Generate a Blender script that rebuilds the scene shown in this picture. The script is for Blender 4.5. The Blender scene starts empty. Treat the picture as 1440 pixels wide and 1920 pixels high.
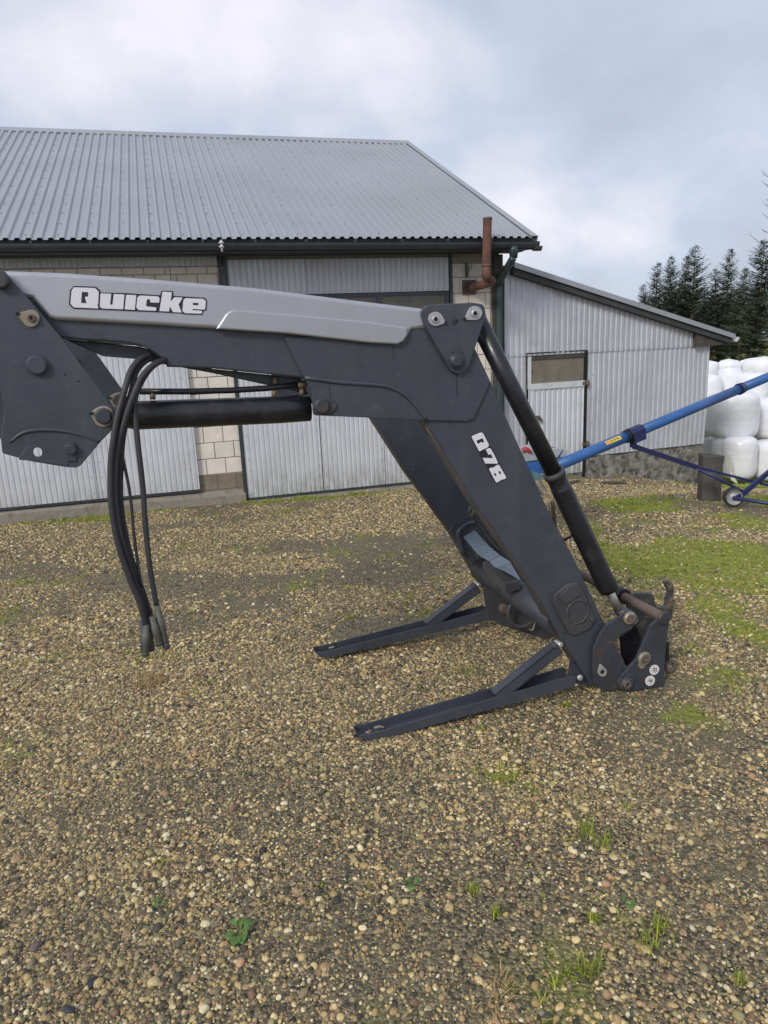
import bpy, bmesh, math, random
import numpy as np
from mathutils import Vector, Matrix, noise as mnoise

R_ = random.Random(7)
scene = bpy.context.scene
up_ = np.array([0, 0, 1.])
COL = scene.collection

# ------------------------------------------------------------------ camera, sky, sun, exposure
FPX, CAMH = 1320.0, 1.7            # focal length in pixels of a 1440x1920 frame, eye height
_nad = np.array([250., 5520., FPX]); _up = -_nad / np.linalg.norm(_nad)
_fw = np.array([0, 0, 1.]); _yv = _fw - _up * (_fw @ _up); _yv /= np.linalg.norm(_yv)
ROT = np.array([np.cross(_yv, _up), _yv, _up])          # camera (right, down, forward) -> world
EYE = np.array([0, 0, CAMH])
cam = bpy.data.cameras.new('camera'); cam_o = bpy.data.objects.new('camera', cam); COL.objects.link(cam_o)
cam.sensor_fit = 'VERTICAL'; cam.sensor_height = 24.0; cam.lens = 24.0 * FPX / 1920.0
cam.clip_start = 0.05; cam.clip_end = 600
_m = Matrix.Identity(4)
for i in range(3):
    _m[i][0] = ROT[i][0]; _m[i][1] = -ROT[i][1]; _m[i][2] = -ROT[i][2]; _m[i][3] = EYE[i]
cam_o.matrix_world = _m
scene.camera = cam_o

SUN_DIR = Vector((-0.46, -0.66, 0.52)).normalized()     # towards the sun, behind the veil of cloud
world = bpy.data.worlds.new('World'); scene.world = world; world.use_nodes = True
nt = world.node_tree; nt.nodes.clear()
def N(t, **kw):
    n = nt.nodes.new(t)
    for k, v in kw.items(): setattr(n, k, v)
    return n
out = N('ShaderNodeOutputWorld'); bg = N('ShaderNodeBackground'); bg.inputs[1].default_value = 0.1
sky = N('ShaderNodeTexSky', sky_type='NISHITA'); sky.sun_disc = False
sky.sun_elevation = math.asin(SUN_DIR.z); sky.sun_rotation = math.atan2(SUN_DIR.x, SUN_DIR.y) % (2 * math.pi)
tc = N('ShaderNodeTexCoord'); sep = N('ShaderNodeSeparateXYZ'); nt.links.new(tc.outputs['Generated'], sep.inputs[0])
zmax = N('ShaderNodeMath', operation='MAXIMUM'); nt.links.new(sep.outputs[2], zmax.inputs[0]); zmax.inputs[1].default_value = 0.0
zadd = N('ShaderNodeMath', operation='ADD'); nt.links.new(zmax.outputs[0], zadd.inputs[0]); zadd.inputs[1].default_value = 0.5
dx = N('ShaderNodeMath', operation='DIVIDE'); nt.links.new(sep.outputs[0], dx.inputs[0]); nt.links.new(zadd.outputs[0], dx.inputs[1])
dy = N('ShaderNodeMath', operation='DIVIDE'); nt.links.new(sep.outputs[1], dy.inputs[0]); nt.links.new(zadd.outputs[0], dy.inputs[1])
cmb = N('ShaderNodeCombineXYZ'); nt.links.new(dx.outputs[0], cmb.inputs[0]); nt.links.new(dy.outputs[0], cmb.inputs[1]); cmb.inputs[2].default_value = 40.9
n1 = N('ShaderNodeTexNoise'); n1.inputs['Scale'].default_value = 2.2; n1.inputs['Detail'].default_value = 8; n1.inputs['Roughness'].default_value = 0.52; n1.inputs['Distortion'].default_value = 0.15
nt.links.new(cmb.outputs[0], n1.inputs['Vector'])
r1 = N('ShaderNodeValToRGB'); nt.links.new(n1.outputs[0], r1.inputs[0])
e = r1.color_ramp.elements
e[0].position = 0.33; e[0].color = (0.37, 0.405, 0.49, 1); e[1].position = 0.70; e[1].color = (0.70, 0.685, 0.74, 1)
m_ = e.new(0.47); m_.color = (0.43, 0.48, 0.585, 1); m_ = e.new(0.56); m_.color = (0.535, 0.55, 0.63, 1)
mul = N('ShaderNodeVectorMath', operation='SCALE'); nt.links.new(r1.outputs[0], mul.inputs[0]); mul.inputs['Scale'].default_value = 10.0
mix = N('ShaderNodeMix', data_type='RGBA'); mix.inputs[0].default_value = 0.94
nt.links.new(sky.outputs[0], mix.inputs[6]); nt.links.new(mul.outputs[0], mix.inputs[7])
nt.links.new(mix.outputs[2], bg.inputs[0]); nt.links.new(bg.outputs[0], out.inputs[0])

sun = bpy.data.lights.new('sun', 'SUN'); sun.energy = 1.5; sun.angle = math.radians(14); sun.color = (1.0, 0.95, 0.88)
sun_o = bpy.data.objects.new('sun', sun); COL.objects.link(sun_o)
sun_o.rotation_euler = (-SUN_DIR).to_track_quat('-Z', 'Y').to_euler()
vs = scene.view_settings
vs.view_transform = 'Standard'; vs.look = 'None'; vs.exposure = 0.48; vs.gamma = 1.0; vs.use_curve_mapping = False
scene.cycles.use_denoising = True
scene.cycles.max_bounces = 6

# ------------------------------------------------------------------ helpers
def ray(px, py): return ROT @ np.array([px - 720., py - 960., FPX])
def proj(p):
    c = ROT.T @ (np.array(p, float) - EYE); return np.array([720 + FPX * c[0] / c[2], 960 + FPX * c[1] / c[2]])

class Pl:
    """vertical working plane: a runs along it to the right, z up, off towards the viewer's side"""
    def __init__(s, o, az):
        s.o = np.array([o[0], o[1], 0.]); t = math.radians(az)
        s.u = np.array([math.cos(t), math.sin(t), 0]); s.n = np.array([math.sin(t), -math.cos(t), 0])
    def at(s, px, py, off=0.):
        v = ray(px, py); q0 = s.o + s.n * off
        t = ((q0 - EYE) @ s.n) / (v @ s.n); q = EYE + t * v
        return np.array([(q - s.o) @ s.u, q[2]])
    def w(s, a, z, off=0.): return s.o + s.u * a + s.n * off + np.array([0, 0, z])
    def pw(s, px, py, off=0.):
        a, z = s.at(px, py, off); return s.w(a, z, off)
    def scale(s, px, py, off=0.):
        return np.linalg.norm(s.pw(px + 1, py, off) - s.pw(px - 1, py, off)) / 2

def at_depth(px, py, d):
    v = ray(px, py); return EYE + v * (d / FPX)

def vnoise(x, y, seed=0):
    x = np.asarray(x, float); y = np.asarray(y, float)
    xi = np.floor(x).astype(np.int64); yi = np.floor(y).astype(np.int64); fx = x - xi; fy = y - yi
    fx = fx * fx * (3 - 2 * fx); fy = fy * fy * (3 - 2 * fy)
    def h(i, j):
        n = (i * 374761393 + j * 668265263 + seed * 974711) & 0x7fffffff
        n = ((n ^ (n >> 13)) * 1274126177) & 0x7fffffff
        return ((n ^ (n >> 16)) & 0xffff) / 65535.0
    return (h(xi, yi) * (1 - fx) + h(xi + 1, yi) * fx) * (1 - fy) + (h(xi, yi + 1) * (1 - fx) + h(xi + 1, yi + 1) * fx) * fy
def fbm(x, y, seed=0, o=4):
    s = 0; a = .5
    for k in range(o):
        s = s + a * vnoise(np.asarray(x) * 2 ** k, np.asarray(y) * 2 ** k, seed + k); a *= .5
    return s / (1 - .5 ** o)
def sst(x, a, b):
    t = np.clip((np.asarray(x, float) - a) / (b - a), 0, 1); return t * t * (3 - 2 * t)

SLOPE = 0.035
def gz(x, y):
    x = np.asarray(x, float); y = np.asarray(y, float)
    z = -SLOPE * np.clip(y, -20, 40)
    z = z - 0.17 * np.clip(y - 8.6, 0, 5.6) * sst(x, 2.0, 5.0)
    z = z + 0.022 * (fbm(x * 1.3, y * 1.3, 5) - .5) + 0.05 * (fbm(x * .35, y * .35, 9) - .5)
    d = np.exp(-((x - 4.0) / 0.9) ** 2 - ((y - 10.3) / 0.45) ** 2)       # earth heaped along the shed
    z = z + 0.16 * d * (0.4 + fbm(x * 4, y * 4, 21))
    return z
def ground(px, py):
    v = ray(px, py); t = -CAMH / (v[2] + SLOPE * v[1])
    for _ in range(12):
        q = EYE + v * t; t += (float(gz(q[0], q[1])) - q[2]) / (v[2] + SLOPE * v[1])
    q = EYE + v * t; return np.array([q[0], q[1], float(gz(q[0], q[1]))])

def tag(o, label=None, cat=None, group=None, kind=None):
    if label: o['label'] = label
    if cat: o['category'] = cat
    if group: o['group'] = group
    if kind: o['kind'] = kind
    return o
def thing(name, label, cat, loc, group=None):
    o = bpy.data.objects.new(name, None); COL.objects.link(o); o.empty_display_size = .1
    o.location = [float(c) for c in loc]; return tag(o, label, cat, group)
def origin(o):
    v = Vector((0, 0, 0))
    while o is not None: v = v + o.location; o = o.parent
    return v
def link(name, me, mat, parent=None):
    o = bpy.data.objects.new(name, me); COL.objects.link(o)
    if mat is not None:
        me.materials.clear(); me.materials.append(mat)
    if parent is not None: o.parent = parent
    return o

class MB:
    """collects shapes in world space, then becomes ONE mesh object"""
    def __init__(s): s.v = []; s.f = []; s.sm = []
    def add(s, vs, fs, smooth=False):
        b = len(s.v); s.v += [tuple(float(c) for c in v) for v in vs]
        for k, f in enumerate(fs):
            s.f.append(tuple(b + i for i in f)); s.sm.append(smooth if isinstance(smooth, bool) else smooth[k])
        return s
    def hexa(s, p):   # 8 corners: bottom ring 0-3 ccw, top ring 4-7
        return s.add(p, [(3, 2, 1, 0), (4, 5, 6, 7), (0, 1, 5, 4), (1, 2, 6, 5), (2, 3, 7, 6), (3, 0, 4, 7)])
    def pbox(s, pl, a0, a1, z0, z1, o0, o1):  # box on a plane, o0 back, o1 front
        return s.hexa([pl.w(a0, z0, o1), pl.w(a1, z0, o1), pl.w(a1, z0, o0), pl.w(a0, z0, o0),
                       pl.w(a0, z1, o1), pl.w(a1, z1, o1), pl.w(a1, z1, o0), pl.w(a0, z1, o0)])
    def bar(s, p, q, w, h, up=(0, 0, 1)):
        p = Vector(p); q = Vector(q); d = (q - p).normalized(); u = Vector(up)
        x = d.cross(u).normalized() * w / 2; y = x.cross(d).normalized() * h / 2
        return s.hexa([p - x - y, p + x - y, p + x + y, p - x + y, q - x - y, q + x - y, q + x + y, q - x + y])
    def tube(s, pts, rad, n=12, caps=True, smooth=True):
        P = [Vector(p) for p in pts]; k = len(P)
        if not hasattr(rad, '__len__'): rad = [rad] * k
        t0 = (P[1] - P[0]).normalized(); ref = Vector((0, 0, 1)) if abs(t0.z) < .9 else Vector((1, 0, 0))
        x = t0.cross(ref).normalized(); vs = []
        for i in range(k):
            t = (P[min(i + 1, k - 1)] - P[max(i - 1, 0)]).normalized()
            x = (x - t * x.dot(t)).normalized(); y = t.cross(x)
            for j in range(n):
                a = 2 * math.pi * j / n; vs.append(P[i] + (x * math.cos(a) + y * math.sin(a)) * rad[i])
        fs = []; sm = []
        for i in range(k - 1):
            for j in range(n):
                fs.append((i * n + j, i * n + (j + 1) % n, (i + 1) * n + (j + 1) % n, (i + 1) * n + j)); sm.append(smooth)
        if caps:
            fs.append(tuple(range(n - 1, -1, -1))); fs.append(tuple((k - 1) * n + j for j in range(n))); sm += [False, False]
        return s.add(vs, fs, sm)
    def prof(s, ring, path_a, path_b, closed=True):   # ring of 3d offsets swept between two points
        n = len(ring); vs = [np.array(path_a) + r for r in ring] + [np.array(path_b) + r for r in ring]
        fs = [(i, (i + 1) % n, n + (i + 1) % n, n + i) for i in range(n if closed else n - 1)]
        if closed: fs += [tuple(range(n - 1, -1, -1)), tuple(range(n, 2 * n))]
        return s.add(vs, fs)
    def build(s, name, mat, parent=None, fix=True):
        o = origin(parent) if parent is not None else Vector((0, 0, 0))
        me = bpy.data.meshes.new(name)
        me.from_pydata([(v[0] - o.x, v[1] - o.y, v[2] - o.z) for v in s.v], [], s.f)
        me.polygons.foreach_set('use_smooth', s.sm)
        if fix:
            bm = bmesh.new(); bm.from_mesh(me); bmesh.ops.recalc_face_normals(bm, faces=bm.faces); bm.to_mesh(me); bm.free()
        me.update()
        return link(name, me, mat, parent)

def smoothpath(pts, sub=6):
    P = [np.array(p, float) for p in pts]; P = [2 * P[0] - P[1]] + P + [2 * P[-1] - P[-2]]; o = []
    for i in range(1, len(P) - 2):
        for k in range(sub):
            t = k / sub
            o.append(.5 * (2 * P[i] + (P[i + 1] - P[i - 1]) * t + (2 * P[i - 1] - 5 * P[i] + 4 * P[i + 1] - P[i + 2]) * t * t + (3 * P[i] - P[i - 1] - 3 * P[i + 1] + P[i + 2]) * t ** 3))
    o.append(P[-2]); return o

def rnd(poly, r, seg=5):
    """rounds the corners of a polygon; r is one radius or one per corner"""
    n = len(poly); o = []; P = [np.array(p, float) for p in poly]
    for i in range(n):
        ri = r[i] if hasattr(r, '__len__') else r
        a, b, c = P[i - 1], P[i], P[(i + 1) % n]; u = a - b; v = c - b; lu = np.linalg.norm(u); lv = np.linalg.norm(v)
        if ri <= 0 or lu < 1e-9 or lv < 1e-9: o.append(b); continue
        u /= lu; v /= lv; ang = math.acos(max(-1, min(1, u @ v)))
        if ang > 3.0: o.append(b); continue
        d = min(ri / math.tan(ang / 2), .48 * lu, .48 * lv)
        for k in range(seg + 1):
            t = k / seg; o.append((b + u * d) * (1 - t) ** 2 + 2 * b * t * (1 - t) + (b + v * d) * t * t)
    return o
def circ(c, r, n=20): return [(c[0] + r * math.cos(2 * math.pi * i / n), c[1] + r * math.sin(2 * math.pi * i / n)) for i in range(n)]

def plate2d(name, pl, outline, holes, off, th, mat, parent, bevel=.002, bres=1, smooth=False):
    """outline / holes in plane coordinates (a, z); front face at off, th thick, edges bevelled"""
    cu = bpy.data.curves.new('tmp', 'CURVE'); cu.dimensions = '2D'; cu.fill_mode = 'BOTH'
    bevel = min(bevel, th * .45)
    cu.extrude = th / 2 - bevel; cu.bevel_depth = bevel; cu.bevel_resolution = bres; cu.offset = -bevel
    for ring in [outline] + list(holes):
        sp = cu.splines.new('POLY'); sp.points.add(len(ring) - 1); sp.use_cyclic_u = True
        for p, q in zip(sp.points, ring): p.co = (q[0], q[1], 0, 1)
    ob = bpy.data.objects.new('tmp', cu); me = bpy.data.meshes.new_from_object(ob)
    bpy.data.objects.remove(ob); bpy.data.curves.remove(cu)
    o = origin(parent) if parent is not None else Vector((0, 0, 0))
    n = len(me.vertices); co = np.empty(n * 3, np.float32); me.vertices.foreach_get('co', co); co = co.reshape(-1, 3)
    W = pl.o[None] + co[:, 0:1] * pl.u[None] + (off - th / 2 + co[:, 2:3]) * pl.n[None]; W[:, 2] += co[:, 1]
    me.vertices.foreach_set('co', (W - np.array(o)[None]).astype(np.float32).ravel()); me.name = name
    bm = bmesh.new(); bm.from_mesh(me); bmesh.ops.remove_doubles(bm, verts=bm.verts, dist=1e-5)
    bmesh.ops.recalc_face_normals(bm, faces=bm.faces)
    for f in bm.faces: f.smooth = smooth
    bm.to_mesh(me); bm.free(); me.update()
    return link(name, me, mat, parent)
def plate(name, pl, px, off, th, mat, parent, holes=(), r=0, bevel=.002, bres=1, smooth=False):
    """the same with the outline seen at pixel points on the plane's own distance"""
    poly = rnd(px, r) if r is not 0 else px
    return plate2d(name, pl, [pl.at(x, y, off) for x, y in poly],
                   [[pl.at(x, y, off) for x, y in h] for h in holes], off, th, mat, parent, bevel, bres, smooth)
def disc(name, pl, px, py, rpx, off0, off1, mat, parent, n=20, ch=.15, hole=None):
    """a round boss standing out from off0 to off1, chamfered at its face"""
    c = pl.at(px, py, off1); r = rpx * pl.scale(px, py, off1); h = off1 - off0; m = MB(); ch = ch * r
    rings = [(r, off0), (r, off1 - min(ch, h * .6)), (r - ch, off1)]
    if hole: rings += [(r * hole, off1), (r * hole, off1 - h * .8)]
    vs = []; fs = []; sm = []
    for rr, of in rings:
        for j in range(n):
            t = 2 * math.pi * j / n; vs.append(pl.w(c[0] + rr * math.cos(t), c[1] + rr * math.sin(t), of))
    for i in range(len(rings) - 1):
        for j in range(n): fs.append((i * n + j, i * n + (j + 1) % n, (i + 1) * n + (j + 1) % n, (i + 1) * n + j)); sm.append(i == 0 or i == 3)
    fs.append(tuple((len(rings) - 1) * n + j for j in range(n))); sm.append(False)
    m.add(vs, fs, sm); return m.build(name, mat, parent)

# ------------------------------------------------------------------ materials
def M(name, col, rough=.6, metal=0., var=.15, vscale=3., bump=0., bscale=60., dirt=(), streak=None, low=None, spec=.5, coat=0., vz=1., scr=None, bsc=None):
    """dirt: (colour, amount 0-1, scale) list; streak: (colour, amount); low: (colour, z0, z1, amount) stain near the base"""
    m = bpy.data.materials.new(name); m.use_nodes = True; t = m.node_tree; L = t.links
    b = t.nodes['Principled BSDF']; b.inputs['Roughness'].default_value = rough; b.inputs['Metallic'].default_value = metal
    b.inputs['Specular IOR Level'].default_value = spec
    if coat: b.inputs['Coat Weight'].default_value = coat; b.inputs['Coat Roughness'].default_value = .15
    geo = t.nodes.new('ShaderNodeNewGeometry'); pos = geo.outputs['Position']
    def noi(scale, detail=5, sc=None, rough_=.55):
        n = t.nodes.new('ShaderNodeTexNoise'); n.inputs['Scale'].default_value = scale; n.inputs['Detail'].default_value = detail; n.inputs['Roughness'].default_value = rough_
        if sc:
            mp = t.nodes.new('ShaderNodeMapping'); mp.inputs['Scale'].default_value = sc; L.new(pos, mp.inputs[0]); L.new(mp.outputs[0], n.inputs['Vector'])
        else: L.new(pos, n.inputs['Vector'])
        return n.outputs[0]
    def rng(s, a, b_, c, d):
        n = t.nodes.new('ShaderNodeMapRange'); n.inputs[1].default_value = a; n.inputs[2].default_value = b_; n.inputs[3].default_value = c; n.inputs[4].default_value = d
        L.new(s, n.inputs[0]); return n.outputs[0]
    def mixc(f, a, c):
        n = t.nodes.new('ShaderNodeMix'); n.data_type = 'RGBA'; L.new(f, n.inputs[0])
        if isinstance(a, tuple): n.inputs[6].default_value = (*a, 1)
        else: L.new(a, n.inputs[6])
        n.inputs[7].default_value = (*c, 1); return n.outputs[2]
    hs = t.nodes.new('ShaderNodeHueSaturation'); hs.inputs['Color'].default_value = (*col, 1)
    L.new(rng(noi(vscale, 6, (1, 1, vz)), .25, .75, 1 - var, 1 + var), hs.inputs['Value']); cur = hs.outputs[0]
    for c, amt, sc in dirt:
        f = rng(noi(sc, 8, None, .68), .62 - amt * .32, .75 - amt * .25, 0, min(1, .35 + amt)); cur = mixc(f, cur, c)
    if streak:
        f = rng(noi(9, 5, (1, 1, .06), .7), .5, .8, 0, streak[1]); cur = mixc(f, cur, streak[0])
    if scr:
        for ang, thr in ((.5, .70), (-.9, .72), (1.3, .715)):
            mp = t.nodes.new('ShaderNodeMapping'); mp.inputs['Rotation'].default_value = (0, ang, .29); mp.inputs['Scale'].default_value = (3, 8, 130); L.new(pos, mp.inputs[0])
            n = t.nodes.new('ShaderNodeTexNoise'); n.inputs['Scale'].default_value = 1.; n.inputs['Detail'].default_value = 3; L.new(mp.outputs[0], n.inputs['Vector'])
            cur = mixc(rng(n.outputs[0], thr, thr + .05, 0, scr[1]), cur, scr[0])
    if low:
        sx = t.nodes.new('ShaderNodeSeparateXYZ'); L.new(pos, sx.inputs[0])
        f = rng(sx.outputs[2], low[2], low[1], 0, 1); mu = t.nodes.new('ShaderNodeMath'); mu.operation = 'MULTIPLY'
        L.new(f, mu.inputs[0]); L.new(rng(noi(14, 6, (1, 1, .35), .7), .35, .65, 0, low[3]), mu.inputs[1]); cur = mixc(mu.outputs[0], cur, low[0])
    L.new(cur, b.inputs['Base Color'])
    L.new(rng(noi(vscale * 4, 5), .3, .7, max(.03, rough - .1), min(1, rough + .12)), b.inputs['Roughness'])
    if bump:
        bp = t.nodes.new('ShaderNodeBump'); bp.inputs['Strength'].default_value = min(1, bump); bp.inputs['Distance'].default_value = .006
        L.new(noi(bscale, 6, bsc), bp.inputs['Height']); L.new(bp.outputs[0], b.inputs['Normal'])
    return m

m_paint = M('loader_paint', (.050, .057, .074), .42, 0, .12, 2.5, .05, 90, dirt=[((.075, .082, .09), .22, 3.5), ((.03, .03, .033), .14, 11), ((.13, .12, .10), .08, 40)], streak=((.115, .12, .13), .25), scr=((.10, .105, .115), .4))
m_paint_worn = M('loader_paint_worn', (.038, .044, .056), .5, 0, .2, 6, .12, 90, dirt=[((.10, .055, .03), .22, 9), ((.15, .15, .15), .12, 22)])
m_black = M('black_cylinder_paint', (.014, .0145, .019), .34, 0, .25, 5, .05, 80, dirt=[((.05, .05, .052), .22, 7)], scr=((.09, .09, .095), .35))
m_rubber = M('hose_rubber', (.033, .034, .038), .55, 0, .2, 8, .1, 120, dirt=[((.09, .085, .075), .1, 18)])
m_plug = M('black_plastic', (.05, .05, .055), .62, 0, .2, 9, .08, 90, dirt=[((.11, .10, .09), .2, 14)])
m_silver = M('silver_cover', (.47, .475, .50), .38, .7, .06, 2.5, .03, 120, dirt=[((.3, .3, .31), .09, 10)], streak=((.36, .36, .37), .2))
m_zinc = M('zinc_washer', (.46, .46, .46), .4, .5, .12, 20, .05, 120, dirt=[((.25, .22, .18), .15, 40)])
m_brass = M('dirty_washer', (.30, .27, .20), .5, .4, .25, 20, .1, 120, dirt=[((.12, .08, .045), .3, 40)])
m_rod = M('chrome_rod', (.5, .48, .44), .3, .8, .1, 10)
m_rust = M('rusty_steel', (.12, .09, .078), .75, .1, .35, 8, .3, 60, dirt=[((.06, .05, .05), .3, 10), ((.25, .12, .06), .2, 18)])
m_fit = M('hose_fitting', (.11, .11, .095), .6, .2, .2, 30, .1, 90, dirt=[((.06, .055, .05), .25, 60)])
m_hole = M('dark_recess', (.008, .008, .009), .8, 0, .1)
m_sheetblue = M('valve_cover_sheet', (.15, .185, .23), .5, .2, .12, 8, .05, 80, dirt=[((.12, .12, .12), .15, 20)])
m_hook = M('worn_hook', (.05, .052, .06), .5, .1, .2, 12, .2, 60, dirt=[((.33, .2, .1), .30, 16), ((.4, .42, .45), .1, 22)])
m_scratch = M('bare_scratch', (.105, .11, .12), .5, .2, .2, 60)
m_white = M('white_print', (.72, .72, .76), .4, 0, .05, 20)
m_letterback = M('black_print', (.02, .02, .028), .4, 0, .1, 20)
m_sticker = M('white_sticker', (.72, .66, .66), .5, 0, .08, 60)
m_galv = M('galvanised_cladding', (.53, .545, .585), .45, .3, .07, 1.2, .04, 12, dirt=[((.40, .41, .43), .10, 3)], streak=((.45, .46, .48), .2))
m_galv_low = M('galvanised_door_sheet', (.66, .68, .72), .42, .3, .06, 1.2, .04, 12, dirt=[((.50, .51, .53), .08, 3)], streak=((.54, .55, .56), .18), low=((.22, .225, .14), -.4, .12, .9))
m_galv2 = M('galvanised_cladding_dull', (.51, .525, .56), .5, .3, .07, 1.2, .04, 12, dirt=[((.36, .36, .37), .14, 3)], streak=((.43, .435, .45), .22))
m_roof = M('roof_sheet_metal', (.37, .385, .41), .46, .35, .10, .6, .03, 12, dirt=[((.30, .305, .315), .2, .55)], streak=((.35, .355, .365), .3))
m_screw = M('screw_head', (.17, .175, .19), .5, .3, .1, 9)
m_trim = M('dark_trim_metal', (.045, .052, .062), .4, .1, .2, 3)
m_soffit = M('dark_soffit_board', (.05, .052, .056), .7, 0, .3, 4, .1, 30)
m_block = M('pale_concrete_block', (.75, .69, .61), .85, 0, .12, 6, .25, 90, dirt=[((.60, .53, .44), .16, 5)])
m_block2 = M('grey_pink_block', (.71, .65, .59), .85, 0, .12, 6, .25, 90, dirt=[((.57, .51, .45), .16, 5)])
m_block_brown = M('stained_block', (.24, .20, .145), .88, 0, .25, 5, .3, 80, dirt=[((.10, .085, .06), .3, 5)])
m_mortar = M('mortar', (.34, .31, .275), .9, 0, .2, 9, .3, 90)
m_conc = M('rough_concrete', (.27, .25, .215), .9, 0, .3, 5, .6, 60, dirt=[((.045, .045, .038), .6, 8), ((.17, .15, .10), .35, 3), ((.38, .36, .32), .25, 19)])
m_conc_light = M('pale_concrete', (.27, .245, .20), .9, 0, .3, 5, .5, 60, dirt=[((.13, .115, .085), .45, 5), ((.36, .34, .30), .15, 12)])
m_glass = M('dusty_glass', (.085, .08, .066), .25, 0, .25, 5, .02, 40, dirt=[((.16, .145, .11), .25, 4)], vz=.3)
m_glass2 = M('brown_dusty_glass', (.185, .165, .125), .3, 0, .18, 7, .02, 40, dirt=[((.26, .235, .18), .25, 5)], vz=.3)
m_wood = M('dark_weathered_wood', (.065, .058, .05), .85, 0, .3, 7, .5, 40, dirt=[((.16, .145, .12), .25, 10)], vz=.15)
m_woodw = M('white_painted_wood', (.6, .61, .62), .6, 0, .1, 8, .2, 40, dirt=[((.3, .27, .22), .2, 12)])
m_rustpipe = M('rusty_flue', (.15, .07, .05), .85, .1, .35, 8, .4, 50, dirt=[((.055, .04, .038), .42, 7), ((.26, .13, .085), .25, 13), ((.20, .17, .15), .1, 20)])
m_green = M('dark_green_downpipe', (.035, .055, .058), .45, 0, .2, 5)
m_blue = M('blue_auger_paint', (.032, .115, .33), .4, 0, .16, 6, .05, 60, dirt=[((.02, .05, .16), .15, 12), ((.10, .17, .33), .12, 25)])
m_navy = M('navy_frame_paint', (.013, .021, .095), .42, 0, .2, 8, .05, 60, dirt=[((.03, .03, .07), .15, 16)])
m_tyre = M('black_tyre', (.03, .03, .031), .8, 0, .2, 12, .2, 80, dirt=[((.10, .095, .085), .2, 14)])
m_rim = M('grey_wheel_rim', (.42, .43, .44), .5, .3, .1, 12, dirt=[((.25, .24, .22), .2, 12)])
m_yellow = M('yellow_sticker', (.75, .53, .05), .5, 0, .06, 50)
m_orange = M('orange_sticker', (.75, .28, .05), .5, 0, .06, 50)
m_greycover = M('grey_plastic_cover', (.36, .38, .39), .5, 0, .1, 6, dirt=[((.22, .22, .21), .2, 9)])
m_red = M('red_plastic', (.45, .03, .04), .5, 0, .15, 9)
m_teal = M('teal_metal', (.10, .22, .24), .5, .1, .3, 20)
m_steel = M('bare_steel', (.34, .31, .24), .45, .6, .2, 20)
m_bale = M('white_bale_wrap', (.82, .825, .85), .34, 0, .03, 3, 1., 4, bsc=(1, 1, 5), dirt=[((.62, .62, .60), .10, 2.0)])
m_film = M('loose_film', (.72, .70, .64), .4, 0, .1, 8, .3, 10)
m_bark = M('spruce_bark', (.13, .10, .075), .9, 0, .3, 12, .4, 30)
m_twig = M('bare_twig', (.12, .105, .095), .9, 0, .3, 12)
m_stone = M('grey_stone', (.25, .23, .20), .9, 0, .3, 9, .4, 50)
m_plank = M('rotten_board', (.11, .09, .065), .9, 0, .3, 9, .4, 50)
m_gold = M('yellow_fitting', (.17, .135, .085), .6, .3, .3, 30)

def foliage(name, c1, c2, scale=.8, sub=.2):
    m = bpy.data.materials.new(name); m.use_nodes = True; t = m.node_tree; b = t.nodes['Principled BSDF']; b.inputs['Roughness'].default_value = .6
    g = t.nodes.new('ShaderNodeNewGeometry'); n = t.nodes.new('ShaderNodeTexNoise'); n.inputs['Scale'].default_value = scale; n.inputs['Detail'].default_value = 4
    t.links.new(g.outputs['Position'], n.inputs['Vector']); r = t.nodes.new('ShaderNodeValToRGB')
    r.color_ramp.elements[0].color = (*c1, 1); r.color_ramp.elements[0].position = .35; r.color_ramp.elements[1].color = (*c2, 1); r.color_ramp.elements[1].position = .68
    ad = t.nodes.new('ShaderNodeMath'); ad.operation = 'ADD'; mu = t.nodes.new('ShaderNodeMath'); mu.operation = 'MULTIPLY_ADD'
    t.links.new(g.outputs['Random Per Island'], mu.inputs[0]); mu.inputs[1].default_value = .4; mu.inputs[2].default_value = -.2
    t.links.new(n.outputs[0], ad.inputs[0]); t.links.new(mu.outputs[0], ad.inputs[1]); t.links.new(ad.outputs[0], r.inputs[0]); t.links.new(r.outputs[0], b.inputs['Base Color'])
    return m
m_needle = foliage('spruce_needles', (.032, .047, .031), (.095, .118, .065), .5)
m_leaf = foliage('weed_leaf', (.07, .15, .03), (.16, .27, .06), 30)
m_blade = foliage('grass_blade', (.15, .20, .022), (.36, .40, .05), 20)
m_litter = foliage('dead_litter', (.10, .06, .03), (.34, .24, .11), 6)
m_straw = foliage('dry_straw', (.30, .20, .08), (.42, .30, .14), 20)

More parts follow.
